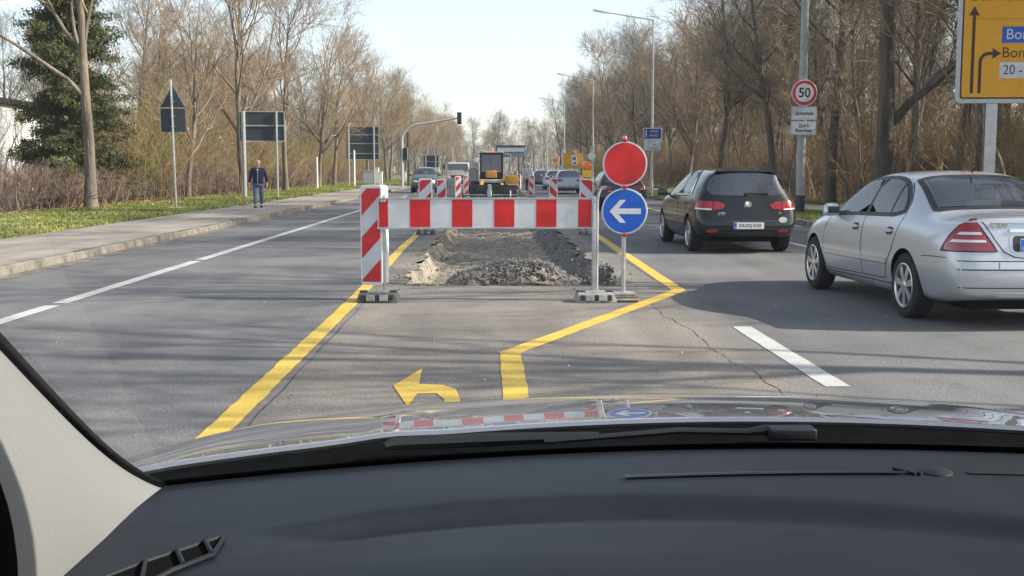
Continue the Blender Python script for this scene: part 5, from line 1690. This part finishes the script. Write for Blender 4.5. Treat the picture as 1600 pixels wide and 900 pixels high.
        line('bumper_line', b, [(-.80, .435), (0, .435), (.80, .435)], .010, M['dark_steel'], t, off=.005)
        decal('rear_diffuser', b, [(-.62, .315), (.62, .315), (.50, .375), (-.50, .375)], M['black_plastic'], t, off=.006, thick=.01, grid=.08)
        line('diffuser_trim', b, [(-.66, .32), (-.55, .37), (-.40, .385), (.40, .385), (.55, .37), (.66, .32)], .012, M['dark_steel'], t, off=.01)
    pz = .49; py = b.hit(0, pz, 0)[0].y
    if num: plate(t, num, 0.0, py - .012, pz, R(3))
    x = MB(); x.box((0, .95, .25), (1.2, 1.5, .10)); x.build('underbody', M['well'], t)
    if True:
        dg = Vector((0, -.75, -.66)); q2 = Proj(bvh, dg, (1, 0, 0))
        def wg(x, y, z): return (x, q2.v.dot(Vector((0, y, z))))
        decal('windscreen', q2, [wg(-.70, 3.20, 1.06), wg(0, 3.27, 1.065), wg(.70, 3.20, 1.06), wg(.56, 2.45, 1.385), wg(-.56, 2.45, 1.385)], M['saloon_glass'], t, off=.005, grid=.1)
        if not front: return t
        pf = P['F']
        decal('grille', pf, [(-.36, .58), (.36, .58), (.36, .66), (-.36, .66)], M['black_plastic'], t, off=.008, grid=.08)
        decal('lower_intake', pf, [(-.5, .31), (.5, .31), (.45, .42), (-.45, .42)], M['black_plastic'], t, off=.008, grid=.08)
        fp = MB(); fy = pf.hit(0, .5, 0)[0].y; fp.box((0, fy + .01, .50), (.5, .012, .10)); fp.build('licence_plate', M['plate'], t)
    return t
hatch('black_hatchback', "black hatchback with a round badge in the right lane ahead of the saloon", 'car', 'paint_black', (4.42, 19.1, 0), R(1.2), "DA:DQ E103", level=3)
hatch('blue_hatchback', "dark blue car half hidden behind the red and blue round signs", 'car', 'paint_blue', (4.70, 39.5, 0), 0, "DA:RT 52")
hatch('silver_hatchback', "pale silver car between the two right beacon panels", 'car', 'paint_lsilver', (4.85, 68, 0), 0, "DA:K 940", detail=0)
hatch('dark_hatchback', "far dark car just right of the worker", 'car', 'paint_grey', (4.62, 97, 0), 0, None, detail=0)
hatch('white_hatchback', "far white car showing behind the pale silver car", 'car', 'paint_white', (4.95, 83, 0), 0, None, detail=0)
hatch('grey_suv', "dark grey oncoming car with bright headlamps on the left lane", 'car', 'paint_grey', (-4.15, 75.5, 0), R(180), None, detail=0, scale=(.98, 1, 1.12), front=True)
hatch('oncoming_car', "far oncoming silver car beyond the dark grey one", 'car', 'paint_lsilver', (-3.6, 122, 0), R(180), None, detail=0, front=True, scale=(.98, 1, 1.05))
# ------------------------------------------------------------------ the digger and the lorry
M['digger_yellow'] = mat("digger yellow", (.60, .30, .035), .5, noise=(4, .25))
M['bucket'] = mat("worn bucket steel", (.055, .058, .06), .5, .4, noise=(4, .5))
M['dull_white'] = mat("dull white paint", (.62, .61, .57), .5, noise=(3, .2))
M['cab_glass'] = mat("digger cab glass", (.20, .23, .28), .08, 0, spec=.8)
def digger():
    t = thing('digger', "yellow and black digger facing us with two dark steel buckets, standing in the trench", 'digger', (.12, 60, -.28))
    t.scale = (1, 1, .93)
    # front buckets: open scoops with teeth and side plates
    for x0, x1 in ((-1.27, -.26), (.02, 1.32)):
        sec = [(-.55, .30), (-.62, .95), (-.48, 1.02), (.0, .98), (.22, .70), (.16, .36), (-.1, .22)]
        b = MB(); b.prism(sec, x0, x1, 'YZ'); o = b.build('bucket', M['bucket'], t, bevel=.02, seg=2)
        b = MB(); b.box(((x0 + x1) / 2, -.58, .98), (x1 - x0 + .04, .10, .06)); b.build('lip', M['dark_steel'], o, bevel=.01)
        b = MB()
        for k in range(6): b.box((x0 + (x1 - x0) * (k + .5) / 6, -.66, .32), (.06, .16, .05))
        b.build('tooth_row', M['lamp_grey'], o)
        b = MB(); b.box(((x0 + x1) / 2, -.60, .45), (x1 - x0 - .05, .04, .05)); b.build('wear_bar', M['lamp_grey'], o)
    b = MB(); b.box((-.12, -.5, .68), (.24, .3, .72), taper=(.8, 1)); b.build('coupler', M['lamp_grey'], t, bevel=.03)
    b = MB(); b.tube([(.98, -.66, .25), (.98, -.66, .70)], .045, 8); b.build('marker', M['dull_white'], t)
    # arms
    for x in (-.55, .55):
        b = MB(); b.tube([(x, .0, .8), (x, .5, 1.15), (x, 1.3, 1.25), (x, 2.2, 1.5)], [.09, .12, .13, .12], 6); b.build('loader_arm', M['digger_yellow'], t, bevel=.01)
        b = MB(); b.tube([(x * 1.0, .2, 1.05), (x, 1.6, .95)], .05, 8); b.build('ram', M['chrome'], t, smooth=True)
    # chassis, bonnet, grille
    b = MB(); b.box((0, 1.9, .95), (1.5, 2.4, .5)); b.build('chassis', M['dark_steel'], t, bevel=.03)
    b = MB(); b.box((0, .7, 1.22), (1.35, .4, .20)); b.build('bumper_bar', M['dull_white'], t, bevel=.04, seg=2)
    b = MB(); b.box((-.02, 1.1, 1.62), (.62, .9, .42), taper=(.92, .9)); bo = b.build('bonnet', M['digger_yellow'], t, bevel=.05, seg=2)
    b = MB(); b.box((0, .62, 1.58), (.50, .04, .28)); b.build('grille', mat("orange plate", (.70, .33, .06), .5), bo, bevel=.01)
    # cab
    cy = 1.75
    fr = MB()
    for x in (-.58, .58):
        fr.box((x, cy - .55, 1.95), (.10, .10, 1.75)); fr.box((x, cy + .55, 1.95), (.10, .10, 1.75))
        fr.box((x, cy, 2.80), (.10, 1.2, .10)); fr.box((x, cy, 1.15), (.10, 1.2, .12))
    for y in (cy - .55, cy + .55):
        fr.box((0, y, 2.80), (1.1, .10, .10)); fr.box((0, y, 1.45), (1.1, .08, .60))
    cab = fr.build('cab', M['black_plastic'], t, bevel=.015)
    b = MB(); b.box((0, cy - .56, 2.27), (1.03, .02, .98)); b.build('windscreen', M['cab_glass'], cab)
    for x in (-.585, .585):
        b = MB(); b.box((x, cy, 2.15), (.02, 1.0, 1.15)); b.build('side_window', M['cab_glass'], cab)
    b = MB(); b.box((0, cy, 2.89), (1.32, 1.35, .10)); b.build('cab_roof', M['dull_white'], cab, bevel=.03, seg=2)
    for x in (-.45, .42):
        b = MB(); b.box((x, cy - .68, 2.95), (.2, .1, .12)); b.build('work_lamp', M['lamp_white'], cab, bevel=.015)
    b = MB(); b.lathe([(.08, 0), (.085, .14), (.05, .2), (.001, .21)], 14, 'Z', (.02, cy - .1, 2.95)); b.build('beacon', M['orange_lens'], cab, smooth=True)
    b = MB(); b.tube([(.02, cy - .75, 2.18), (-.12, cy - .60, 2.55)], .015, 5); b.build('wiper', M['black_plastic'], cab)
    # mirrors and rails
    for s in (-1, 1):
        b = MB(); b.tube([(s * .6, cy - .5, 2.6), (s * .82, cy - .75, 2.7), (s * .85, cy - .75, 2.2)], .02, 6); b.build('mirror_arm', M['black_plastic'], cab)
        b = MB(); b.box((s * .85, cy - .78, 2.42), (.2, .06, .3)); b.build('mirror', M['dull_white'], cab, bevel=.02)
        b = MB(); b.tube([(s * 1.05, cy + .3, 1.1), (s * 1.05, cy + .3, 2.75), (s * .7, cy + .3, 2.85)], .03, 6); b.build('guard_rail', M['lamp_grey'], t)
        b = MB(); b.lathe([(.25, -.17), (.52, -.17), (.56, -.1), (.56, .1), (.52, .17), (.25, .17)], 28, 'X', (s * .95, 1.3, .56)); w = b.build('wheel', M['tyre'], t, smooth=True)
        b = MB(); b.lathe([(.001, s * .12), (.24, s * .12), (.27, s * .17)], 20, 'X', (s * .95, 1.3, .56)); b.build('rim', M['digger_yellow'], w)
        b = MB(); b.lathe([(.3, -.2), (.68, -.2), (.74, -.12), (.74, .12), (.68, .2), (.3, .2)], 28, 'X', (s * .95, 3.3, .74)); w = b.build('wheel', M['tyre'], t, smooth=True)
    b = MB(); b.box((-1.0, 1.7, 1.55), (.5, .8, .75)); b.build('side_tank', M['mast_dark'], t, bevel=.04)
    b = MB(); b.box((-.95, 1.55, 2.2), (.42, .4, .55)); b.build('air_filter', M['dull_white'], t, bevel=.05)
    b = MB(); b.box((1.08, .6, 1.28), (.72, .7, .52)); q = b.build('tool_box', M['digger_yellow'], t, bevel=.03, seg=2)
    b = MB(); b.box((1.15, .6, 1.01), (.56, .74, .06)); b.build('box_tray', M['dull_white'], q, bevel=.01)
    for x in (1.05, 1.26):
        b = MB(); b.box((x, .45, 1.50), (.08, .08, .1)); b.build('box_latch', M['black_plastic'], q)
    b = MB(); b.tube([(.0, 3.2, 1.5), (.1, 4.2, 2.6), (.1, 5.2, 2.3), (.1, 5.5, 1.2)], [.16, .16, .13, .11], 8); b.build('rear_boom', M['digger_yellow'], t, bevel=.01)
digger()

def lorry():
    t = thing('white_lorry', "white flatbed works lorry behind the left beacon panels", 'lorry', (-2.35, 84, 0))
    t.scale = (.92, 1, .86)
    b = MB(); b.box((0, .9, 1.55), (1.9, 1.7, 1.55), taper=(.92, .85)); c = b.build('cab', M['dull_white'], t, bevel=.10, seg=3)
    b = MB(); b.box((0, .03, 1.93), (1.62, .05, .55), m=Matrix.Translation((0, .10, 1.93)) @ Matrix.Rotation(R(-9), 4, 'X') @ Matrix.Translation((0, -.1, -1.93))); b.build('windscreen', M['car_glass'], c, bevel=.03)
    b = MB(); b.box((0, .02, 1.12), (1.3, .05, .22)); b.build('grille', M['black_plastic'], c, bevel=.01)
    b = MB(); b.box((0, -.02, .68), (1.95, .22, .30)); b.build('bumper', M['dark_steel'], t, bevel=.04)
    for s in (-1, 1):
        b = MB(); b.box((s * .72, -.01, 1.05), (.28, .06, .2)); b.build('headlamp', M['lamp_white'], c, bevel=.02)
        b = MB(); b.box((s * 1.1, .1, 1.95), (.18, .10, .42)); b.build('mirror', M['black_plastic'], c, bevel=.03)
        for y in (.95, 3.9):
            b = MB(); b.lathe([(.2, -.13), (.39, -.13), (.42, -.08), (.42, .08), (.39, .13), (.2, .13)], 24, 'X', (s * .82, y, .42)); w = b.build('wheel', M['tyre'], t, smooth=True)
            b = MB(); b.lathe([(.001, s * .08), (.22, s * .11)], 18, 'X', (s * .82, y, .42)); b.build('rim', M['alloy'], w)
    b = MB(); b.box((0, 3.2, .82), (1.7, 4.6, .2)); b.build('chassis', M['dark_steel'], t)
    b = MB(); b.box((0, 3.5, 1.02), (2.0, 3.4, .1)); b.box((-.97, 3.5, 1.25), (.05, 3.4, .4)); b.box((.97, 3.5, 1.25), (.05, 3.4, .4)); b.box((0, 1.82, 1.4), (2.0, .05, .7))
    b.build('load_bed', M['lamp_grey'], t, bevel=.01)
lorry()

# ------------------------------------------------------------------ people
def skinned(name, verts, edges, m, parent, sub=2, root=0):
    """one continuous surface grown round a skeleton; verts: (x, y, z, rx, ry)"""
    me = bpy.data.meshes.new(name)
    me.from_pydata([v[:3] for v in verts], edges, [])
    o = bpy.data.objects.new(name, me); col.objects.link(o)
    md = o.modifiers.new('skin', 'SKIN')
    md.use_smooth_shade = True
    for i, v in enumerate(verts):
        sv = me.skin_vertices[0].data[i]
        sv.radius = (v[3], v[4] if len(v) > 4 else v[3])
        sv.use_root = (i == root)
    ss = o.modifiers.new('sub', 'SUBSURF'); ss.levels = sub; ss.render_levels = sub
    dg = bpy.context.evaluated_depsgraph_get()
    res = bpy.data.meshes.new_from_object(o.evaluated_get(dg))
    bpy.data.objects.remove(o)
    res.name = name
    res.materials.clear(); res.materials.append(m)
    res.polygons.foreach_set("use_smooth", [True] * len(res.polygons))
    return link(bpy.data.objects.new(name, res), parent)

M['skin'] = mat("skin", (.50, .30, .22), .6, noise=(30, .12))
M['navy_cloth'] = mat("navy cloth", (.016, .022, .05), .9, noise=(14, .4), bump=(30, .4, .01))
M['denim'] = mat("blue denim", (.055, .10, .20), .9, noise=(9, .5), bump=(40, .4, .01))
M['shoe'] = mat("dark shoe", (.02, .02, .022), .6)
M['grey_hair'] = mat("white grey hair", (.45, .40, .36), .8, noise=(40, .25))
M['dark_cloth'] = mat("dark work cloth", (.05, .06, .075), .9, noise=(10, .4))
M['white_cloth'] = mat("white work vest", (.72, .73, .75), .8, noise=(10, .15))

def person(label, loc, rz, h, coat, legs, hair, stride=.16, coat_len=.80, build=1.0, helmet=None):
    """walking figure; y is backward (faces -y before turning)"""
    t = thing('person', label, 'person', loc, rz)
    t.scale = (h / 1.76, h / 1.76, h / 1.76)
    w = build
    V, E = [], []
    def add(p, r, prev=None, ry=None):
        V.append((*p, r, ry or r)); i = len(V) - 1
        if prev is not None: E.append((prev, i))
        return i
    pel = add((0, 0, .93), .115 * w, None, .09)
    wa = add((0, 0, 1.10), .11 * w, pel, .085); ch = add((0, .0, 1.30), .125 * w, wa, .09)
    nk = add((0, .0, 1.49), .058, ch); n2 = add((0, -.012, 1.545), .055, nk)
    h1 = add((0, -.025, 1.60), .072, n2, .082); h2 = add((0, -.02, 1.68), .082, h1, .094); add((0, -.01, 1.742), .05, h2, .06)
    arms = {}
    for s, sw in ((-1, 1), (1, -1)):
        sh = add((s * .185 * w, .0, 1.425), .062, ch); el = add((s * .245 * w, .03 * sw + .02, 1.15), .046, sh)
        wr = add((s * .265 * w, -.05 * sw - .02, .91), .031, el)
        pa = add((s * .268 * w, -.05 * sw - .03, .84), .036, wr, .02)
        # five fingers, curled, of different lengths
        for k, (dx, ln) in enumerate(((-.024, .062), (-.008, .072), (.008, .068), (.022, .054))):
            f1 = add((s * .268 * w + .3 * dx, -.05 * sw - .03 + dx, .795), .0105, pa)
            f2 = add((s * (.268 * w - .004) + .3 * dx, -.05 * sw - .038 + dx, .795 - ln * .55), .009, f1)
            add((s * (.268 * w - .016) + .3 * dx, -.05 * sw - .05 + dx, .795 - ln), .0075, f2)
        th = add((s * (.268 * w - .02), -.05 * sw - .062, .83), .011, pa); add((s * (.268 * w - .03), -.05 * sw - .078, .795), .009, th)
        arms[s] = (sh, el, wr)
    feet = {}
    for s, sw in ((-1, -1), (1, 1)):
        hp = add((s * .095 * w, 0, .86), .092, pel); kn = add((s * .085 * w, -.04 + sw * stride * .35, .48), .062, hp)
        an = add((s * .065 * w, .02 + sw * stride * .9, .10 + (.03 if sw > 0 else 0)), .040, kn)
        to = add((s * .075 * w, -.13 + sw * stride * .9, .04), .036, an)
        feet[s] = (hp, kn, an, to)
    skinned('body', V, E, M['skin'], t)
    def sub(idx, names, grow):
        pass
    # coat: torso and sleeves
    C, D = [], []
    def cadd(p, r, prev=None, ry=None):
        C.append((*p, r, ry or r)); i = len(C) - 1
        if prev is not None: D.append((prev, i))
        return i
    b0 = cadd((0, 0, 1.10), .168 * w, None, .13); cadd((0, 0, coat_len + .14), .178 * w, b0, .137)
    e = len(C) - 1; cadd((0, 0, coat_len), .172 * w, e, .135)
    b1 = cadd((0, 0, 1.31), .190 * w, b0, .142); cadd((0, .005, 1.475), .10, b1, .09)
    for s in (-1, 1):
        sh, el, wr = (Vector(V[i][:3]) for i in arms[s])
        a = cadd(tuple(sh), .085, b1); bb = cadd(tuple(el), .066, a); cadd(tuple(wr + Vector((0, 0, .02))), .052, bb)
    coat_o = skinned('jacket', C, D, coat, t)
    # trousers
    C, D = [], []
    p0 = cadd((0, 0, .95), .155 * w, None, .122)
    for s in (-1, 1):
        hp, kn, an, to = (Vector(V[i][:3]) for i in feet[s])
        a = cadd(tuple(hp - Vector((0, 0, .02))), .108, p0); bb = cadd(tuple(kn), .082, a); cadd(tuple(an - Vector((0, 0, .02))), .070, bb)
    skinned('trousers', C, D, legs, t)
    for s in (-1, 1):
        hp, kn, an, to = (Vector(V[i][:3]) for i in feet[s])
        b = MB(); b.box(((an.x + to.x) / 2, (an.y + to.y) / 2 - .015, .045), (.095, .28, .09), taper=(.8, .85)); b.build('shoe', M['shoe'], t, bevel=.025, seg=2)
    # hair, ears, eyes, nose, mouth
    hb = MB(); hb.lathe([(.086, -.02), (.092, .02), (.088, .055), (.066, .09), (.03, .106), (.001, .108)], 18, 'Z', (0, 0.020, 1.668))
    ho = hb.build('hair' if not helmet else 'helmet', hair, t, smooth=True)
    ho.scale = (1, 1.12, 1)
    for s in (-1, 1):
        b = MB(); b.lathe([(.001, -.009), (.010, -.006), (.012, 0), (.001, .004)], 10, 'Y', (s * .031, -.108, 1.668)); b.build('eye', M['shoe'], t, smooth=True)
        b = MB(); b.box((s * .086, -.012, 1.66), (.018, .035, .06)); b.build('ear', M['skin'], t, bevel=.008, seg=2)
    b = MB(); b.prism([(-.014, 1.625), (.014, 1.625), (.006, 1.675), (-.006, 1.675)], -.135, -.095); b.build('nose', M['skin'], t, bevel=.005)
    b = MB(); b.box((0, -.103, 1.598), (.045, .012, .010)); b.build('mouth', mat("lips", (.35, .14, .12), .6), t, bevel=.003)
    return t, coat_o

p, coat = person("grey haired man in dark blue jacket and jeans walking on the left pavement", (-8.08, 39.5, .13), R(4), 1.64, M['navy_cloth'], M['denim'], M['grey_hair'], build=1.22, coat_len=.80, stride=.24)
b = MB(); b.box((0, -.137, 1.15), (.014, .012, .56)); b.build('zip', M['lamp_grey'], coat)
b = MB(); b.prism([(-.05, 1.45), (.05, 1.45), (0, 1.33)], -.136, -.11); b.build('shirt_collar', M['grey_foil'], p)
p, coat = person("road worker in a white vest and dark trousers standing right of the digger", (2.28, 66, 0), R(170), 1.84, M['white_cloth'], M['dark_cloth'], M['white_cloth'], stride=.05, coat_len=.95, helmet=True)
for z in (1.08, 1.22):
    b = MB(); b.lathe([(.179, -.025), (.179, .025)], 20, 'Z', (0, 0, z)); s_ = b.build('reflective_band', M['grey_foil'], coat, smooth=True); s_.scale = (1, .80, 1)
# ------------------------------------------------------------------ our own car: bonnet, windscreen, dashboard
M['own_paint'] = mat("own silver grey paint", (.31, .32, .34), .26, .6, noise=(260, .1), coat=1.0)
M['own_paint'].node_tree.nodes['Principled BSDF'].inputs['Coat Roughness'].default_value = .0
M['dash'] = mat("grained dashboard plastic", (.0115, .0145, .0205), .55, noise=(7, .2), bump=(300, .3, .001), spec=.2)
M['pillar'] = mat("beige pillar trim", (.168, .167, .163), .85, noise=(300, .08), bump=(500, .2, .001))
M['frit'] = mat("black ceramic edge", (.006, .006, .007), .35)
M['cowl'] = mat("black cowl plastic", (.005, .0055, .006), .9, noise=(30, .3), spec=.02)
M['wiper'] = mat("wiper black", (.012, .015, .019), .6, spec=.3)
M['windscreen'] = glass_sheet_mat("windscreen glass", (.97, .98, .97), .065)
CX = .36
own = thing('car_interior', "our own car seen from the driver's seat: bonnet, windscreen, dashboard and pale pillar", 'car', (CX, 1.3, 0))
def W(p): return (p[0] - CX, p[1] - 1.3, p[2])

def grid_obj(name, fn, us, vs, m, parent, smooth=True):
    V = [W(fn(u, v)) for v in vs for u in us]
    n = len(us)
    F = [(j * n + i, j * n + i + 1, (j + 1) * n + i + 1, (j + 1) * n + i) for j in range(len(vs) - 1) for i in range(n - 1)]
    return mesh_np(name, V, F, m, parent, smooth)
lin = lambda a, b, n: [a + (b - a) * i / n for i in range(n + 1)]

XL, XR = -.372, CX + .745
def base_y(x):
    return 1.415 - .165 * ((x - CX) / .74) ** 2
def edge_x(v):
    """the left edge of the glass, rounded at its lower corner"""
    v = max(0.0, v)
    return XL - .036 * (1 - math.exp(-v / .08)) - .026 * v
def glass_pt(x, v):
    """v runs up the glass towards the driver"""
    k = (x - CX)
    return (x, base_y(max(x, XL)) - .66 * v, 1.077 + .47 * v)
# bonnet
def bonnet(u, v):
    k = u - CX
    t = v - 1.6
    z = 1.071 - .104 * t - .0656 * t * t - .75 * max(0, v - 2.5) ** 2
    z -= .030 * (abs(k) / .8) ** 2 + .20 * max(0, abs(k) - .78) ** 1.5
    z += .004 * math.exp(-((abs(k) - .50) / .05) ** 2)
    return (u, v - .13 * (abs(k) / .8) ** 2, z)
grid_obj('bonnet', bonnet, lin(CX - 1.0, CX + 1.0, 90), lin(1.60, 2.95, 60), M['own_paint'], own)
e = MB(); e.tube([W(tuple(Vector(bonnet(u, 1.60)) + Vector((0, .002, -.005)))) for u in lin(CX - .98, CX + .98, 60)], .006, 6); e.build('bonnet_edge', M['own_paint'], own, smooth=True)
# cowl and seal
def cowl(u, v):
    p = Vector(glass_pt(u, 0)) + Vector((0, .004, -.006)); q = Vector(bonnet(u, 1.60)) + Vector((0, 0, -.010))
    r = p.lerp(q, v); r.z -= .022 * math.sin(v * math.pi)
    return tuple(r)
grid_obj('cowl', cowl, lin(CX - 1.0, CX + 1.0, 50), lin(0, 1, 10), M['cowl'], own)
# windscreen with black edge
grid_obj('windscreen', glass_pt, lin(XL - .07, XR + .03, 60), lin(-.005, 1.0, 16), M['windscreen'], own)
def frit(u, v): p = glass_pt(u, v); return (p[0], p[1] - .003, p[2] - .003)
grid_obj('black_edge', frit, lin(XL - .05, XR + .03, 60), lin(-.012, .018, 2), M['frit'], own)
grid_obj('side_edge', lambda a, b: frit(edge_x(b) - .06 + .069 * a, b), lin(0, 1, 4), lin(-.01, .2, 20) + lin(.22, 1, 14), M['frit'], own)
# dashboard top: one moulded surface, falling towards the driver
def dash(u, v):
    """v 0 at the glass, 1 towards the driver"""
    k = u - CX
    y = base_y(u) + .005 - v * (.62 - .10 * (k / .74) ** 2)
    z = 1.073
    z += .010 * math.sin(min(1, v * 2.2) * math.pi * .5)
    # long shallow step across the top, arched over the instruments
    s = .395 + (1.4 if u < .04 else .64) * (u - .04) ** 2
    z -= (.018 / (1 + math.exp(-(v - s) * 120)) - .012 * max(0, min(1, (v - s - .03) * 8))) * max(0, min(1, (u + .235) / .09))
    z += .020 * math.exp(-((u + .02) / .34) ** 2) * max(0, min(1, (v - .42) * 3.2))
    z -= .30 * max(0, v - .78) ** 1.7
    return (u, y, z)
grid_obj('dashboard', dash, lin(XL + .003, XR, 90), [0, .01, .02] + lin(.04, 1.25, 90), M['dash'], own)
# defroster slot, sun sensor, side vent
def on_dash(u, v, up=.0): p = dash(u, v); return (p[0], p[1], p[2] + up)
def strip(name, u0, u1, v0, v1, m, up, n=40):
    return grid_obj(name, lambda u, v: on_dash(u, v, up), lin(u0, u1, n), [v0, v1], m, own)

def slot_strip(name, u0, u1, vc, hw, m, up, parent=own):
    return grid_obj(name, lambda u, t: on_dash(u, vc(u) + t * hw, up), lin(u0, u1, 50), [-1, 1], m, parent)
slot_strip('defroster_slot', .155, .475, lambda u: .262 - .012 * (u - .155) / .32, .010, M['frit'], .0015)
slot_strip('defroster_slot', .553, XR - .02, lambda u: .245, .010, M['frit'], .0015)
slot_strip('slot_lip', .15, .48, lambda u: .278 - .012 * (u - .155) / .32, .006, M['dash'], .0035)
sx, sy, sz = on_dash(.518, .246)
b = MB(); b.lathe([(.020, -.004), (.018, .002), (.011, .005), (.001, .006)], 24, 'Z', W((sx, sy, sz))); b.build('sun_sensor', M['wiper'], own, smooth=True)
for du in (-.037, -.030):
    b = MB(); b.box(W((sx + du, sy, sz + .002)), (.004, .03, .004), rz=R(35)); b.build('sensor_rib', M['wiper'], own)
# side vent with slanted fins
VA = [(-.250, .520), (-.274, .580), (-.300, .640), (-.335, .750)]
VB = [(-.247, .540), (-.243, .640), (-.266, .708), (-.300, .830)]
def along(P, t):
    f = t * 3; i = min(2, int(f)); w = f - i
    return (P[i][0] * (1 - w) + P[i + 1][0] * w, P[i][1] * (1 - w) + P[i + 1][1] * w)
def vent_pt(s, t):
    a, c = along(VA, t), along(VB, t)
    return on_dash(a[0] * (1 - s) + c[0] * s, a[1] * (1 - s) + c[1] * s, .003)
vo = grid_obj('side_vent', vent_pt, lin(0, 1, 6), lin(0, 1, 24), M['well'], own)
b = MB(); b.tube([W(on_dash(u, v, .003)) for u, v in VA + VB[::-1] + VA[:1]], .0024, 6); b.build('vent_rim', M['dash'], vo, smooth=True)
for k in range(4):
    a, c = along(VA, .16 + k * .24), along(VB, .34 + k * .24 if k < 3 else 1.0)
    b = MB(); b.tube([W(on_dash(a[0], a[1], .005)), W(on_dash(c[0], c[1], .005))], .0022, 5); b.build('fin', M['dash'], vo)
# pale pillar trim: from the dashboard end up to the glass edge, running on over our heads
def pillar(s, t):
    a = Vector((XL + .006, base_y(XL) + .008 - s * .70, 1.066 - .02 * s))
    e = Vector(glass_pt(edge_x(s) - .001, s)) + Vector((0, -.006, -.006))
    p = a.lerp(e, t)
    p.x += .030 * math.sin(t * math.pi) * min(1, s * 2)
    return tuple(p)
grid_obj('pillar_trim', pillar, lin(0, .2, 16) + lin(.22, 1.05, 30), lin(0, 1, 16), M['pillar'], own)
b = MB(); b.lathe([(.027 * math.cos(R(a)), .08 * math.sin(R(a))) for a in range(-90, 91, 12)], 24, 'Z', W((-.288, .60, 1.205))); b.build('grab_handle', M['cowl'], own, smooth=True)
# wipers lying on the cowl
def at(px, py, Y):
    """point seen at a pixel of the 1600 x 900 photograph, at distance Y along the road"""
    yw, pt = R(-1.15), R(6)
    x, z = (px - 800) / 1750, -(py - 450) / 1750
    d = Vector((x, math.cos(pt) + z * math.sin(pt), -math.sin(pt) + z * math.cos(pt)))
    d = Matrix.Rotation(yw, 3, 'Z') @ d
    return Vector((0, 0, CAM_Z)) + d * (Y / d.y)
def wpt(px, py, Y): return W(tuple(at(px, py, Y)))
wb = MB(); wb.tube([wpt(600, 697, 1.47), wpt(615, 693, 1.48), wpt(760, 687, 1.50), wpt(935, 681, 1.515)], [.004, .009, .010, .006], 8); w1 = wb.build('wiper_blade', M['wiper'], own, smooth=True)
wb = MB(); wb.tube([wpt(850, 690, 1.50), wpt(1060, 673, 1.53), wpt(1165, 675, 1.53), wpt(1200, 671, 1.53)], [.004, .005, .005, .008], 8); wb.build('wiper_arm', M['wiper'], own, smooth=True)
c = wpt(1235, 676, 1.53)
wb = MB(); wb.box(c, (.068, .03, .017)); w2 = wb.build('wiper_pivot', M['wiper'], own, bevel=.005, seg=3)

# roof lining, right pillar and doors shade the inside as in a real car
grid_obj('roof_lining', lambda u, v: (u, glass_pt(u, 1)[1] + .02 - 1.6 * v, glass_pt(u, 1)[2] + .03 + .03 * math.sin(v * 3.0) - .05 * ((u - CX) / .74) ** 2), lin(CX - .74, CX + .74, 20), lin(0, 1, 20), M['pillar'], own)
b = MB(); b.tube([W((XR + .02, base_y(XR), 1.06)), W((XR - .03, base_y(XR) - .33, 1.32)), W((XR - .10, base_y(XR) - .66, 1.54))], [.05, .045, .04], 10); b.build('passenger_pillar', M['pillar'], own, smooth=True)
for s_, x_ in ((1, XR + .04), (-1, CX - .82)):
    b = MB(); b.box(W((x_, .45, .70)), (.06, 1.6, .72)); b.build('door_panel', M['dash'], own, bevel=.02, seg=2)
b = MB(); b.tube([W((XR + .02, -.05, 1.05)), W((XR - .08, -.12, 1.54))], .05, 8); b.build('door_pillar', M['pillar'], own)

# ------------------------------------------------------------------ thin spring haze
hm = bpy.data.materials.new("haze"); hm.use_nodes = True
ht = hm.node_tree; ht.nodes.remove(ht.nodes["Principled BSDF"])
pv = ht.nodes.new("ShaderNodeVolumePrincipled")
pv.inputs["Color"].default_value = (.93, .95, 1.0, 1); pv.inputs["Density"].default_value = .00042; pv.inputs["Anisotropy"].default_value = .3
ht.links.new(pv.outputs[0], ht.nodes["Material Output"].inputs["Volume"])
b = MB(); b.box((0, 260, 10), (860, 780, 24))
hz = b.build('haze', hm); hz["kind"] = "stuff"; hz["label"] = "thin pale haze over the road"
